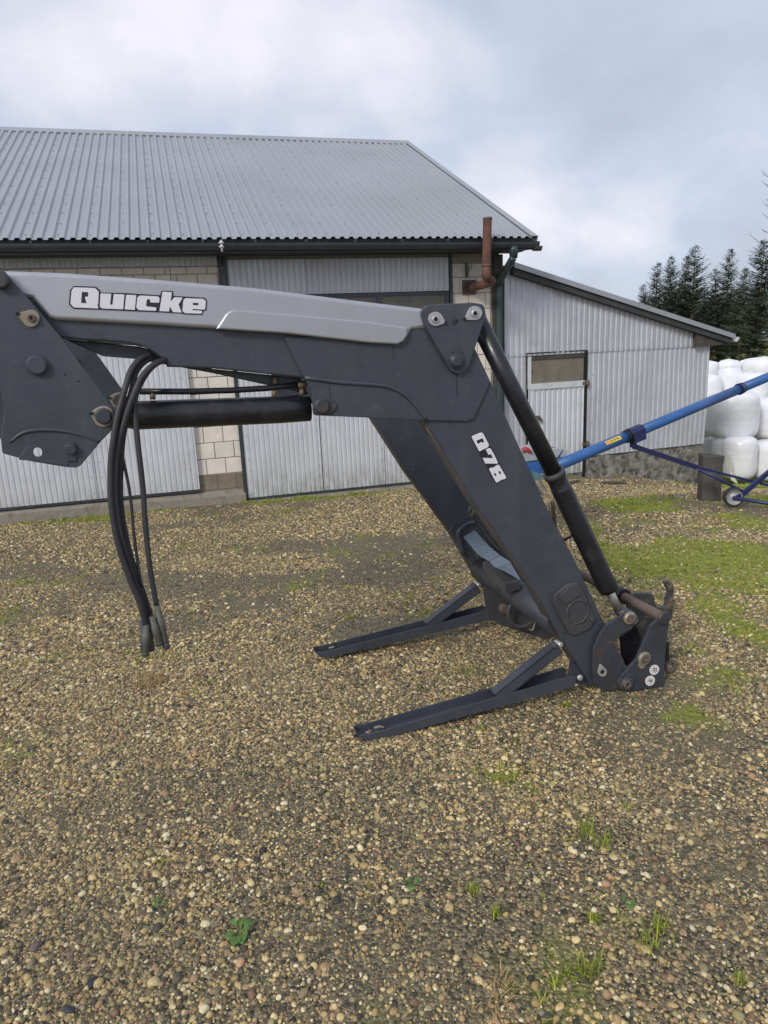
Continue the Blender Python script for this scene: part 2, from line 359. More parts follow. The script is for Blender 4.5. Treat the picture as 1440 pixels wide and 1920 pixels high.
# ------------------------------------------------------------------ ground
def moss_mask(x, y):
    """0-1: where moss and grass cover the gravel"""
    x = np.asarray(x, float); y = np.asarray(y, float); n = fbm(x * 2.2, y * 2.2, 40, 5); n2 = fbm(x * 6.5, y * 6.5, 60, 4)
    def el(cx, cy, rx, ry, k=1.): return k * np.exp(-((x - cx) / rx) ** 2 - ((y - cy) / ry) ** 2)
    z = 0
    for px, py, wx, wy, k in ((1300, 1045, 240, 50, 1.5), (1420, 1080, 140, 55, 1.1), (1400, 1180, 80, 75, .8), (1330, 1130, 70, 30, .6), (1330, 1365, 100, 40, .62), (1290, 1330, 60, 25, .55),
                           (1200, 940, 160, 25, .75), (1400, 975, 120, 25, .5), (1110, 1000, 60, 40, .6), (150, 968, 200, 14, .75), (520, 938, 130, 9, .75), (700, 925, 110, 8, .7), (1440, 910, 90, 25, .8), (1560, 960, 150, 60, .9),
                           (690, 1050, 25, 10, .4), (770, 1090, 60, 25, .3), (1060, 1330, 40, 20, .3), (1240, 1345, 60, 25, .4), (1260, 1500, 120, 60, .2), (600, 1075, 30, 14, .35)):
        c = ground(px, py); a = ground(px + wx, py); b = ground(px, py - wy * .5); d = ground(px, py + wy * .5)
        z = z + el(c[0], c[1], np.linalg.norm(a - c) * .62, np.linalg.norm(b - d) * .62, k)
    far = sst(y, 12.5, 16) * .8
    v = np.clip(z, 0, 1.2) + far
    v = v + .20 * sst(x, .9, 2.4) * sst(y, 2.3, 3.2) * (1 - .9 * sst(y, 5.6, 6.6)) - .25 * np.exp(-((y - 9.3) / 1.0) ** 2) * sst(x, 1.2, 2.0) + .05 + .06 * sst(x, -.5, 1.2)
    return np.clip((v * 1.25 + (n - .5) * 1.5 + (n2 - .5) * .9 - .36) * 1.8, 0, 1)

def axis(segs):
    o = [segs[0][0]]
    for a, b, st in segs:
        k = max(1, int(round((b - a) / st))); o += [a + (b - a) * (i + 1) / k for i in range(k)]
    return np.array(o)
gx = axis([(-90, -12, 6), (-12, -5, .5), (-5, 7, .06), (7, 14, .4), (14, 110, 6)]); gy = axis([(-25, 0.6, 1.2), (.6, 6.5, .05), (6.5, 13, .1), (13, 20, .5), (20, 220, 8)])
XX, YY = np.meshgrid(gx, gy); ZZ = gz(XX, YY); MM = moss_mask(XX, YY)
me = bpy.data.meshes.new('ground'); nx, ny = len(gx), len(gy)
ii = np.arange(nx * ny).reshape(ny, nx); quads = np.stack([ii[:-1, :-1], ii[:-1, 1:], ii[1:, 1:], ii[1:, :-1]], -1).reshape(-1, 4)
me.vertices.add(nx * ny); me.vertices.foreach_set('co', np.stack([XX, YY, ZZ], -1).astype(np.float32).ravel())
me.loops.add(quads.size); me.loops.foreach_set('vertex_index', quads.ravel().astype(np.int32))
me.polygons.add(len(quads)); me.polygons.foreach_set('loop_start', np.arange(0, quads.size, 4, dtype=np.int32))
me.polygons.foreach_set('use_smooth', np.ones(len(quads), bool))
at = me.attributes.new('moss', 'FLOAT', 'POINT'); at.data.foreach_set('value', MM.astype(np.float32).ravel()); me.update(); me.validate()

def ground_material():
    m = bpy.data.materials.new('gravel_yard'); m.use_nodes = True; t = m.node_tree; L = t.links; b = t.nodes['Principled BSDF']; b.inputs['Roughness'].default_value = .9
    g = t.nodes.new('ShaderNodeNewGeometry'); pos = g.outputs['Position']
    def nd(ty, **k):
        n = t.nodes.new(ty)
        for a, v in k.items(): n.inputs[a].default_value = v
        return n
    v = nd('ShaderNodeTexVoronoi', Scale=92.); L.new(pos, v.inputs['Vector'])
    sx = t.nodes.new('ShaderNodeSeparateColor'); L.new(v.outputs['Color'], sx.inputs[0])
    r = t.nodes.new('ShaderNodeValToRGB'); L.new(sx.outputs[0], r.inputs[0]); r.color_ramp.interpolation = 'CONSTANT'
    stops = [(0, (.035, .034, .02)), (.16, (.10, .085, .047)), (.34, (.20, .165, .095)), (.54, (.28, .225, .13)), (.74, (.14, .122, .075)), (.85, (.36, .30, .19)), (.95, (.18, .12, .075))]
    e = r.color_ramp.elements; e[0].position = 0; e[0].color = (*stops[0][1], 1); e[1].position = stops[1][0]; e[1].color = (*stops[1][1], 1)
    for p, c in stops[2:]: k = e.new(p); k.color = (*c, 1)
    n2 = nd('ShaderNodeTexNoise', Scale=1.1, Detail=6., Roughness=.6); L.new(pos, n2.inputs['Vector'])
    n3 = nd('ShaderNodeTexNoise', Scale=7., Detail=6., Roughness=.65); L.new(pos, n3.inputs['Vector'])
    def rng(s, a, b_, c, d):
        n = t.nodes.new('ShaderNodeMapRange')
        for i, x in enumerate((a, b_, c, d)): n.inputs[i + 1].default_value = x
        L.new(s, n.inputs[0]); return n.outputs[0]
    def mx(f, a, c, lk=False):
        n = t.nodes.new('ShaderNodeMix'); n.data_type = 'RGBA'; L.new(f, n.inputs[0]); L.new(a, n.inputs[6])
        if lk: L.new(c, n.inputs[7])
        else: n.inputs[7].default_value = (*c, 1)
        return n.outputs[2]
    c = mx(rng(n2.outputs[0], .42, .66, 0, .65), r.outputs[0], (.19, .165, .10))     # silted, slightly green areas
    c = mx(rng(n3.outputs[0], .55, .75, 0, .5), c, (.06, .056, .03))
    at = t.nodes.new('ShaderNodeAttribute'); at.attribute_name = 'moss'
    n4 = nd('ShaderNodeTexNoise', Scale=38., Detail=5., Roughness=.7); L.new(pos, n4.inputs['Vector'])
    gr = t.nodes.new('ShaderNodeValToRGB'); L.new(n4.outputs[0], gr.inputs[0]); ge = gr.color_ramp.elements
    ge[0].position = .3; ge[0].color = (.10, .125, .016, 1); ge[1].position = .66; ge[1].color = (.36, .40, .03, 1)
    mm = t.nodes.new('ShaderNodeMath'); mm.operation = 'MULTIPLY'; L.new(at.outputs['Fac'], mm.inputs[0]); L.new(rng(n4.outputs[0], .3, .55, .35, 1), mm.inputs[1])
    c = mx(mm.outputs[0], c, gr.outputs[0], True); L.new(c, b.inputs['Base Color'])
    bp = nd('ShaderNodeBump', Strength=.9, Distance=.012); L.new(v.outputs['Distance'], bp.inputs['Height']); bp.invert = True
    b2 = nd('ShaderNodeBump', Strength=.5, Distance=.02); L.new(n4.outputs[0], b2.inputs['Height']); L.new(bp.outputs[0], b2.inputs['Normal']); L.new(b2.outputs[0], b.inputs['Normal'])
    return m
g_o = link('ground', me, ground_material()); tag(g_o, kind='structure')

# --- gravel stones: real stones scattered over the yard
def pebble_material():
    m = bpy.data.materials.new('pebble'); m.use_nodes = True; t = m.node_tree; L = t.links; b = t.nodes['Principled BSDF']; b.inputs['Roughness'].default_value = .72
    oi = t.nodes.new('ShaderNodeObjectInfo'); r = t.nodes.new('ShaderNodeValToRGB'); r.color_ramp.interpolation = 'CONSTANT'; L.new(oi.outputs['Random'], r.inputs[0])
    stops = [(0, (0.036, 0.035, 0.031)), (.07, (0.092, 0.080, 0.056)), (.14, (0.395, 0.277, 0.116)), (.28, (0.566, 0.418, 0.182)), (.42, (0.263, 0.213, 0.127)), (.52, (0.711, 0.554, 0.272)), (.62, (0.407, 0.257, 0.138)),
             (.70, (0.223, 0.122, 0.077)), (.74, (0.790, 0.682, 0.432)), (.80, (0.382, 0.316, 0.150)), (.91, (0.171, 0.125, 0.069)), (.97, (0.500, 0.316, 0.156))]
    e = r.color_ramp.elements; e[0].position = 0; e[0].color = (*stops[0][1], 1); e[1].position = stops[1][0]; e[1].color = (*stops[1][1], 1)
    for p, c in stops[2:]: k = e.new(p); k.color = (*c, 1)
    g = t.nodes.new('ShaderNodeNewGeometry'); n = t.nodes.new('ShaderNodeTexNoise'); n.inputs['Scale'].default_value = 1.4; n.inputs['Detail'].default_value = 6; L.new(g.outputs['Position'], n.inputs['Vector'])
    mr = t.nodes.new('ShaderNodeMapRange'); L.new(n.outputs[0], mr.inputs[0]); mr.inputs[1].default_value = .4; mr.inputs[2].default_value = .68; mr.inputs[4].default_value = .42
    mx = t.nodes.new('ShaderNodeMix'); mx.data_type = 'RGBA'; L.new(mr.outputs[0], mx.inputs[0]); L.new(r.outputs[0], mx.inputs[6]); mx.inputs[7].default_value = (.175, .153, .088, 1)
    n2 = t.nodes.new('ShaderNodeTexNoise'); n2.inputs['Scale'].default_value = 160; n2.inputs['Detail'].default_value = 3; L.new(g.outputs['Position'], n2.inputs['Vector'])
    hs = t.nodes.new('ShaderNodeHueSaturation'); m2 = t.nodes.new('ShaderNodeMapRange'); L.new(n2.outputs[0], m2.inputs[0]); m2.inputs[1].default_value = .3; m2.inputs[2].default_value = .7; m2.inputs[3].default_value = .72; m2.inputs[4].default_value = 1.2
    L.new(m2.outputs[0], hs.inputs['Value']); L.new(mx.outputs[2], hs.inputs['Color']); L.new(hs.outputs[0], b.inputs['Base Color'])
    return m
m_peb = pebble_material()
def make_pebble(k):
    bm = bmesh.new(); bmesh.ops.create_icosphere(bm, subdivisions=2, radius=.5); rr = random.Random(k)
    s = (1, rr.uniform(.65, .95), rr.uniform(.42, .7)); off = Vector((k * 7.1, k * 3.3, 0))
    for v in bm.verts:
        d = 1 + .28 * mnoise.noise(v.co * 2.0 + off) + .1 * mnoise.noise(v.co * 5 + off); v.co = Vector((v.co.x * s[0] * d, v.co.y * s[1] * d, v.co.z * s[2] * d))
    for f in bm.faces: f.smooth = True
    me = bpy.data.meshes.new('stone_shape'); bm.to_mesh(me); bm.free(); me.materials.append(m_peb); return bpy.data.objects.new('stone_shape', me)
def make_blades(k):
    rr = random.Random(90 + k); mb = MB()
    for _ in range(9):
        a = rr.uniform(0, 6.28); l = rr.uniform(.5, 1.); b = Vector((rr.uniform(-.25, .25), rr.uniform(-.25, .25), 0)); d = Vector((math.cos(a), math.sin(a), 0)); s = Vector((-d.y, d.x, 0)) * .045
        p1 = b + d * .18 * l + Vector((0, 0, .6 * l)); p2 = b + d * .55 * l + Vector((0, 0, .85 * l)); mb.add([b - s, b + s, p1 + s * .8, p1 - s * .8, p2], [(0, 1, 2, 3), (3, 2, 4)])
    me = bpy.data.meshes.new('tuft_shape'); me.from_pydata(mb.v, [], mb.f); me.materials.append(m_blade); return bpy.data.objects.new('tuft_shape', me)

def scatter(name, pos, rot, scl, pick, shapes):
    n = len(pos); me = bpy.data.meshes.new(name); me.vertices.add(n); me.vertices.foreach_set('co', pos.astype(np.float32).ravel())
    for nm, ty, d in (('rot', 'FLOAT_VECTOR', rot), ('scl', 'FLOAT_VECTOR', scl)):
        a = me.attributes.new(nm, ty, 'POINT'); a.data.foreach_set('vector', d.astype(np.float32).ravel())
    a = me.attributes.new('pick', 'INT', 'POINT'); a.data.foreach_set('value', pick.astype(np.int32)); me.update()
    ng = bpy.data.node_groups.new(name + '_scatter', 'GeometryNodeTree')
    ng.interface.new_socket('Geometry', in_out='INPUT', socket_type='NodeSocketGeometry'); ng.interface.new_socket('Geometry', in_out='OUTPUT', socket_type='NodeSocketGeometry')
    gi = ng.nodes.new('NodeGroupInput'); go = ng.nodes.new('NodeGroupOutput'); ip = ng.nodes.new('GeometryNodeInstanceOnPoints'); ip.inputs['Pick Instance'].default_value = True
    jn = ng.nodes.new('GeometryNodeJoinGeometry')
    for s in shapes:
        oi = ng.nodes.new('GeometryNodeObjectInfo'); oi.inputs['Object'].default_value = s; oi.inputs['As Instance'].default_value = True; ng.links.new(oi.outputs['Geometry'], jn.inputs[0])
    def attr(nm, ty):
        a = ng.nodes.new('GeometryNodeInputNamedAttribute'); a.data_type = ty; a.inputs['Name'].default_value = nm; return a.outputs['Attribute']
    er = ng.nodes.new('FunctionNodeEulerToRotation'); ng.links.new(attr('rot', 'FLOAT_VECTOR'), er.inputs[0])
    ng.links.new(gi.outputs[0], ip.inputs['Points']); ng.links.new(jn.outputs[0], ip.inputs['Instance']); ng.links.new(er.outputs[0], ip.inputs['Rotation'])
    ng.links.new(attr('scl', 'FLOAT_VECTOR'), ip.inputs['Scale']); ng.links.new(attr('pick', 'INT'), ip.inputs['Instance Index']); ng.links.new(ip.outputs[0], go.inputs[0])
    o = bpy.data.objects.new(name, me); COL.objects.link(o); md = o.modifiers.new('scatter', 'NODES'); md.node_group = ng; return o

rng_ = np.random.default_rng(3)
def sample(y0, y1, dens):
    hw = lambda y: .66 * y + 1.25
    A = (hw(y0) + hw(y1)) * (y1 - y0); n = int(A * dens * 1.0); y = rng_.uniform(y0, y1, int(n * 1.35)); x = rng_.uniform(-1, 1, len(y)) * hw(y1)
    k = np.abs(x) < hw(y); return x[k][:n], y[k][:n]
PX, PY, PS = [], [], []
for y0, y1, dens, med in ((1.15, 2.6, 15500, .0088), (2.6, 4.2, 11500, .0095), (4.2, 6.5, 6200, .0118), (6.5, 10.2, 2400, .015)):
    x, y = sample(y0, y1, dens); PX.append(x); PY.append(y); PS.append(np.clip(rng_.lognormal(math.log(med), .48, len(x)), .004, .034))
px_, py_, ps_ = map(np.concatenate, (PX, PY, PS))
bare = np.clip((fbm(px_ * .9, py_ * 1.6, 77, 5) - .47) * 4.5, 0, .55 + .38 * sst(py_, 2.6, 3.6))          # silted patches with fewer stones
dark = np.clip((fbm(px_ * 3.2 + 9, py_ * 3.2, 91, 4) - .50) * 4, 0, .5) * (.45 + .55 * sst(px_, -.9, .6)) * (1 - .6 * sst(py_, 3.6, 5))   # stones sunk in dark soil
keep = rng_.random(len(px_)) > dark * .85 + (1 - dark * .85) * np.clip(moss_mask(px_, py_) * .8 + bare, 0, .94)
px_, py_, ps_ = px_[keep], py_[keep], ps_[keep]; n = len(px_)
pos = np.stack([px_, py_, gz(px_, py_) + ps_ * rng_.uniform(-.14, .14, n)], -1)
rot = np.stack([rng_.normal(0, .28, n), rng_.normal(0, .28, n), rng_.uniform(0, 6.28, n)], -1)
scatter('gravel', pos, rot, np.stack([ps_] * 3, -1) * rng_.uniform(.85, 1.2, (n, 3)), rng_.integers(0, 7, n), [make_pebble(k) for k in range(7)])
tag(bpy.data.objects['gravel'], kind='stuff')
gxs, gys = [], []
for y0, y1, dens in ((1.2, 4., 260), (4., 7, 420), (7, 10.6, 500), (10.6, 17, 170)):
    x, y = sample(y0, y1, dens); gxs.append(x); gys.append(y)
gx_, gy_ = np.concatenate(gxs), np.concatenate(gys); keep = rng_.random(len(gx_)) < moss_mask(gx_, gy_) * 1.1 + .006; gx_, gy_ = gx_[keep], gy_[keep]; n = len(gx_)
sc = rng_.uniform(.012, .04, n) * (1 + .6 * sst(gy_, 6, 12))
scatter('grass', np.stack([gx_, gy_, gz(gx_, gy_) - .002], -1), np.stack([0 * gx_, 0 * gx_, rng_.uniform(0, 6.28, n)], -1), np.stack([sc * 1.5, sc * 1.5, sc], -1), rng_.integers(0, 3, n), [make_blades(k) for k in range(3)])
tag(bpy.data.objects['grass'], kind='stuff')

# ------------------------------------------------------------------ barn
def corrugated(pl, a0, a1, z0, z1, off, pitch, depth, phase=0., gap=.38, z1b=None, wave=0.):
    """profiled sheet between a0 and a1; top runs from z1 (at a0) to z1b (at a1)"""
    z1b = z1 if z1b is None else z1b; pts = []
    k = math.floor((a0 - phase) / pitch) - 1
    while phase + k * pitch < a1 + pitch:
        b = phase + k * pitch
        for t, h in ((0, 0), (gap * .5, 0), (gap * .5 + .14, 1), (.86, 1)): pts.append((b + t * pitch, h))
        k += 1
    prof = [(a0, None)] + [p for p in pts if a0 + .001 < p[0] < a1 - .001] + [(a1, None)]
    xs = [p[0] for p in pts]; hs = [p[1] for p in pts]
    m = MB(); vs = []; nz = 9
    for a, h in prof:
        if h is None: h = float(np.interp(a, xs, hs))
        zt = z1 + (z1b - z1) * (a - a0) / (a1 - a0)
        for j in range(nz):
            z = z0 + (zt - z0) * j / (nz - 1); vs.append(pl.w(a, z, off + h * depth + wave * (mnoise.noise(Vector((a * 1.6, z * 1.2, off))) + .35 * mnoise.noise(Vector((a * 5, z * 5, off + 3))))))
    fs = [(i * nz + j, (i + 1) * nz + j, (i + 1) * nz + j + 1, i * nz + j + 1) for i in range(len(prof) - 1) for j in range(nz - 1)]
    return m.add(vs, fs)

p0 = ground(610, 926)
B = Pl(p0, 15.7)
barn = thing('barn', 'long grey barn with ribbed metal roof, pale block walls and metal clad gates', 'barn', B.w(0, -.36, 0))
AL, AR = -7.6, 2.74            # left and right ends of the wall
# --- walls behind the blocks, gable and back
m = MB(); m.pbox(B, AL, AR, -.5, 2.98, -.35, -.012); m.build('wall', m_mortar, barn)
m = MB()
for a in (AL + .15, AR - .15):
    p = [B.w(a - .13, -.5, -.36), B.w(a - .13, -.5, -9.2), B.w(a - .13, 3.0, -9.2), B.w(a - .13, 5.2, -4.64), B.w(a - .13, 3.0, -.36)]; q = [x + B.u * .26 for x in p]
    m.add(p + q, [(0, 1, 2, 3, 4), (9, 8, 7, 6, 5)] + [(i, (i + 1) % 5, 5 + (i + 1) % 5, 5 + i) for i in range(5)])
m.pbox(B, AL + .3, AR - .3, -.5, 2.98, -9.3, -9.0); m.build('gable_wall', m_block2, barn)
# --- block courses, each block a part
BW, BH, J = .258, .2165, .011
zj = float(B.at(400, 830)[1])
def courses(a0, a1, z0, z1, zref, a_ref):
    k0 = math.floor((z0 - zref) / BH)
    k = k0
    while zref + k * BH < z1 - .01:
        za, zb = max(z0, zref + k * BH), min(z1, zref + (k + 1) * BH)
        ph = a_ref + (BW / 2 if k % 2 else 0); i = math.floor((a0 - ph) / BW)
        while ph + i * BW < a1 - .01:
            xa, xb = max(a0, ph + i * BW), min(a1, ph + (i + 1) * BW)
            if xb - xa > .03 and zb - za > .03:
                d = R_.uniform(-.003, .003); c = .004; m = MB(); j = J / 2
                x0, x1, y0, y1 = xa + j, xb - j, za + j, zb - j
                v = [B.w(x, z, o) for (x, z, o) in ((x0, y0, -.03), (x1, y0, -.03), (x1, y1, -.03), (x0, y1, -.03), (x0, y0, d - c), (x1, y0, d - c), (x1, y1, d - c), (x0, y1, d - c),
                                                   (x0 + c, y0 + c, d), (x1 - c, y0 + c, d), (x1 - c, y1 - c, d), (x0 + c, y1 - c, d))]
                m.add(v, [(8, 9, 10, 11)] + [(i_, (i_ + 1) % 4, 4 + (i_ + 1) % 4, 4 + i_) for i_ in range(4)] + [(4 + i_, 4 + (i_ + 1) % 4, 8 + (i_ + 1) % 4, 8 + i_) for i_ in range(4)])
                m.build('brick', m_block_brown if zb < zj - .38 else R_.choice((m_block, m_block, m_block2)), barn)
            i += 1
        k += 1
aref = float(B.at(320 + 185 / 3, 820)[0])
courses(-1.80, -1.105, zj - .78, 2.76, zj, aref)
courses(-5.4, -1.80, zj + 8 * BH, 2.76, zj, aref)
courses(1.97, 2.60, -.2, 2.75, float(B.at(860, 520)[1]), float(B.at(846, 505)[0]))
# --- cladding strip over the left door, door leaves
zt = 2.885
for a0, a1 in ((-5.4, -3.3), (-3.297, -1.2)): corrugated(B, a0, a1, 2.765, zt, .012, .067, .009).build('cladding_sheet', m_galv, barn)
d = thing('sliding_door', None, None, (0, 0, 0)); d.parent = barn; d.location = Vector(B.w(-3, -.1, .05)) - barn.location
lz = float(B.at(375, 917, .05)[1]); ls = float(B.at(180, 890, .05)[0])
for a0, a1 in ((-5.4, -4.35), (-4.345, ls - .004), (ls + .004, float(B.at(375, 917, .05)[0]))):
    corrugated(B, a0, a1, lz, 2.3, .05, .067, .009, wave=.01).build('door_sheet', m_galv_low, d)
for z0, z1, o1 in ((lz - .035, lz - .003, .055), (2.3, 2.36, .07)):
    m = MB(); m.pbox(B, -5.4, -1.72, z0, z1, .0, o1); m.build('door_rail', m_trim, d)
# --- middle gate: top cladding, window row, two leaves
g = thing('gate', None, None, (0, 0, 0)); g.parent = barn; g.location = Vector(B.w(.4, -.3, 0)) - barn.location
GA, GB = float(B.at(425, 490)[0]), float(B.at(840, 488)[0]); gl = float(B.at(606, 920)[1])
cuts = np.linspace(GA, GB, 4); zc = float(B.at(840, 545)[1])
for i in range(3): corrugated(B, cuts[i], cuts[i + 1] - .003, zc, 2.83, .03, .078, .011, gap=.3).build('cladding_sheet', (m_galv, m_galv2, m_galv)[i], g)
for x0, x1 in ((GA - .05, GA - .004), (GB + .004, GB + .045)):
    m = MB(); m.pbox(B, x0, x1, gl, 2.86, -.01, .045); m.build('gate_post', m_trim, g)
wz0 = 1.95; wz0_gate = wz0
m = MB()
m.pbox(B, GA, GB, zc - .05, zc - .004, -.02, .02); m.pbox(B, GA, GB, wz0, wz0 + .05, -.02, .02)
mu = [GA + .03, float(B.at(600, 560)[0]), float(B.at(710, 565)[0]), GB - .03]
for a in mu: m.pbox(B, a - .03, a + .03, wz0 + .05, zc - .05, -.02, .018)
m.build('window_frame', m_trim, g)
for i in range(3):
    m = MB(); m.pbox(B, mu[i] + .031, mu[i + 1] - .031, wz0 + .051, zc - .051, -.006, .002); m.build('window_pane', m_glass, g)
gs = float(B.at(606, 915)[0]); ge = float(B.at(722, 905)[0])
for a0, a1 in ((GA + .004, gs - .006), (gs + .006, ge - .004), (ge + .004, GB - .004)):
    corrugated(B, a0, a1, gl + .01, wz0 - .003, .032, .067, .009, wave=.012).build('gate_sheet', m_galv_low, g)
m = MB(); m.pbox(B, GA, GB, gl - .02, gl + .006, -.01, .05); m.build('gate_sill', m_trim, g)
# --- concrete footing and threshold
m = MB()
m.hexa([B.w(-5.6, -.55, .16), B.w(-1.12, -.55, .10), B.w(-1.12, -.55, -.02), B.w(-5.6, -.55, -.02), B.w(-5.6, lz - .05, .13), B.w(-1.12, lz - .13, .07), B.w(-1.12, lz - .06, -.005), B.w(-5.6, lz - .04, -.005)])
m.hexa([B.w(-1.115, -.6, .34), B.w(2.9, -.6, .30), B.w(2.9, -.6, -.02), B.w(-1.115, -.6, -.02), B.w(-1.115, gl - .055, .30), B.w(2.9, gl - .05, .27), B.w(2.9, gl - .022, -.011), B.w(-1.115, gl - .022, -.011)])
m.build('concrete_footing', m_conc_light, barn)
# --- corner post
m = MB(); m.pbox(B, 2.625, 2.765, -.5, 2.86, -.05, .06); m.build('corner_post', m_wood, barn)
# --- roof
EO = .60; ez = 3.0; rp = math.radians(25.6); RL = 5.82; RA0, RA1 = -7.9, 3.01
sl = -B.n * math.cos(rp) + np.array([0, 0, math.sin(rp)]); nr = B.n * math.sin(rp) + np.array([0, 0, math.cos(rp)])
E0 = B.w(0, ez, EO); pitch = .116
def roofpt(a, s, h): return E0 + B.u * a + sl * s + nr * h
a = RA1; k = 0
while a > RA0:
    b = max(a - pitch * 9, RA0); xs = []; x = a
    while x > b + 1e-6:
        for t, h in ((0, 0), (.13, .024), (.46, .024), (.59, 0)):
            if x - t * pitch > b - 1e-6: xs.append((x - t * pitch, h))
        x -= pitch
    xs.append((b, 0)); m = MB(); lift = .0015 * (k % 2)
    vs = []; ns = 4
    for xx, h in xs:
        for j in range(ns): vs.append(roofpt(xx, RL * j / (ns - 1), h + lift + .004 * mnoise.noise(Vector((xx * 1.5, j * 2.2, 0)))))
    m.add(vs, [(i * ns + j, i * ns + j + 1, (i + 1) * ns + j + 1, (i + 1) * ns + j) for i in range(len(xs) - 1) for j in range(ns - 1)])
    m.build('roof_sheet', m_roof, barn); a = b; k += 1
m = MB(); m.add([roofpt(RA0, .02, -.012), roofpt(RA1 - .01, .02, -.012), roofpt(RA1 - .01, RL, -.012), roofpt(RA0, RL, -.012), roofpt(RA0, .02, -.1), roofpt(RA1 - .01, .02, -.1), roofpt(RA1 - .01, RL, -.1), roofpt(RA0, RL, -.1)],
               [(0, 1, 2, 3), (7, 6, 5, 4), (0, 4, 5, 1), (1, 5, 6, 2), (2, 6, 7, 3), (3, 7, 4, 0)]); m.build('roof_deck', m_soffit, barn)
top = roofpt(0, RL, 0); back = B.w(0, ez, -.36 - (2 * (RL * math.cos(rp)) - EO) + .36)
m = MB(); q = [roofpt(RA0, RL, .0), roofpt(RA1, RL, .0)]; q2 = [x - B.n * RL * math.cos(rp) - np.array([0, 0, RL * math.sin(rp)]) for x in q]; dn = np.array([0, 0, -.06])
m.hexa([q[0] + dn, q[1] + dn, q2[1] + dn, q2[0] + dn, q[0], q[1], q2[1], q2[0]]); m.build('back_roof', m_roof, barn)
m = MB(); t0, t1 = roofpt(RA0, RL, 0), roofpt(RA1, RL, 0)
m.add([t0 - sl * .16 + nr * .022, t1 - sl * .16 + nr * .022, t1 + np.array([0, 0, .045]), t0 + np.array([0, 0, .045]), t0 - B.n * .15 + np.array([0, 0, -.05]), t1 - B.n * .15 + np.array([0, 0, -.05]),
       t0 - sl * .16 + nr * .006, t1 - sl * .16 + nr * .006], [(0, 1, 2, 3), (3, 2, 5, 4), (6, 7, 1, 0)]); m.build('ridge_cap', m_roof, barn)
m = MB(); c0, c1 = roofpt(RA1, 0, 0), roofpt(RA1, RL, 0)
for w0, w1, h0, h1 in ((-.09, .012, .022, .028), (.002, .016, -.16, .022)):
    ring = [B.u * w0 + nr * h0, B.u * w1 + nr * h0, B.u * w1 + nr * h1, B.u * w0 + nr * h1]; m.prof(ring, c0, c1)
m.build('rake_trim', m_roof, barn)
m = MB()                                   # roof screws: tiny heads in rows
nrib = int((RA1 - RA0) / pitch)
for i in range(0, nrib, 3):
    xx = RA1 - i * pitch - .8 * pitch
    for j in range(14):
        s = .18 + j * .415 + R_.uniform(-.02, .02); c = roofpt(xx + R_.uniform(-.012, .012), s, .002); vs = [c + (B.u * math.cos(t) + sl * math.sin(t)) * .0065 for t in np.arange(6) * math.pi / 3]
        m.add(vs + [v + nr * .007 for v in vs], [(6, 7, 8, 9, 10, 11)] + [(q_, (q_ + 1) % 6, 6 + (q_ + 1) % 6, 6 + q_) for q_ in range(6)])
o = m.build('roof_screws', m_screw, barn); o['kind'] = 'stuff'
# --- fascia, soffit, gutter
m = MB(); m.pbox(B, RA0, RA1 - .004, 2.86, 2.985, .50, .54); m.build('fascia_board', m_trim, barn)
for i in range(4):
    m = MB(); o0 = .49 - i * .125; m.pbox(B, RA0, RA1 - .02, 2.872 + .004 * (i % 2), 2.892 + .004 * (i % 2), o0 - .12, o0); m.build('soffit_board', m_soffit, barn)
m = MB(); ring = [B.n * (math.cos(t) * .062) + np.array([0, 0, math.sin(t) * .075]) for t in np.linspace(math.pi, 2 * math.pi, 11)]
ring2 = [r * .93 for r in ring[::-1]]; lip = [B.n * .070 + np.array([0, 0, .006]), B.n * .055 + np.array([0, 0, .006])]
gl0, gl1 = B.w(RA0, 2.965, .607), B.w(RA1 + .01, 2.94, .607); m.prof(ring + lip + ring2, gl0, gl1)
m.build('gutter', m_trim, barn)
m = MB()
for a in np.arange(RA0 + .3, RA1, .62): m.pbox(B, a - .012, a + .012, 2.945, 2.985, .54, .672)
m.build('gutter_bracket', m_trim, barn)
m = MB(); c = B.pw(1003, 462, .6); m.prof([B.n * (math.cos(t) * .06) + np.array([0, 0, math.sin(t) * .06]) for t in np.linspace(math.pi, 2 * math.pi, 9)], c + B.u * -.02, c + B.u * .085); m.build('gutter_end', m_wood, barn)
# --- outlet funnel and downpipe
m = MB()
c0 = B.pw(963, 462, .60); c1 = B.pw(958, 480, .60)
m.tube([c0 - up_ * .0, c0 - up_ * .05, c0 - up_ * .15], [.066, .064, .05], 14)
pth = [c0 - up_ * .14, B.pw(957, 492, .55), B.pw(936, 530, .12), B.pw(935.5, 548, .07), B.w(float(B.at(935.5, 560, .07)[0]), -.35, .07)]
m.tube(smoothpath(pth, 5), .049, 14); m.build('downpipe', m_green, barn)
# --- flue pipe
m = MB(); c = B.at(879, 539, 0); xx = float(c[0]); zz = float(c[1])
pv = B.pw(912, 500, .72); top_ = B.pw(914, 408, .72)
m.tube(smoothpath([B.w(xx, zz, -.02), B.w(xx + .03, zz, .2), B.w(xx + .12, zz + .03, .5), pv - np.array([0, 0, .13]), pv, pv + (top_ - pv) * .5, top_], 6), .058, 16)
m.build('flue_pipe', m_rustpipe, barn)
m = MB(); m.tube([top_ + np.array([0, 0, -.03]), top_ + np.array([0, 0, .002])], [.061, .061], 16); m.tube([pv + np.array([0, 0, .0]), pv + np.array([0, 0, .03])], .063, 16); m.build('flue_collar', m_rust, barn)
m = MB(); m.pbox(B, xx - .10, xx + .10, zz - .1, zz + .1, .001, .018); m.build('flue_flange', m_rust, barn)
m = MB(); m.bar(B.pw(874, 492, .05), B.pw(875, 521, .05), .025, .025); m.bar(B.pw(885, 496, .05), B.pw(875, 517, .04), .008, .008); m.build('wall_bracket', m_green, barn)
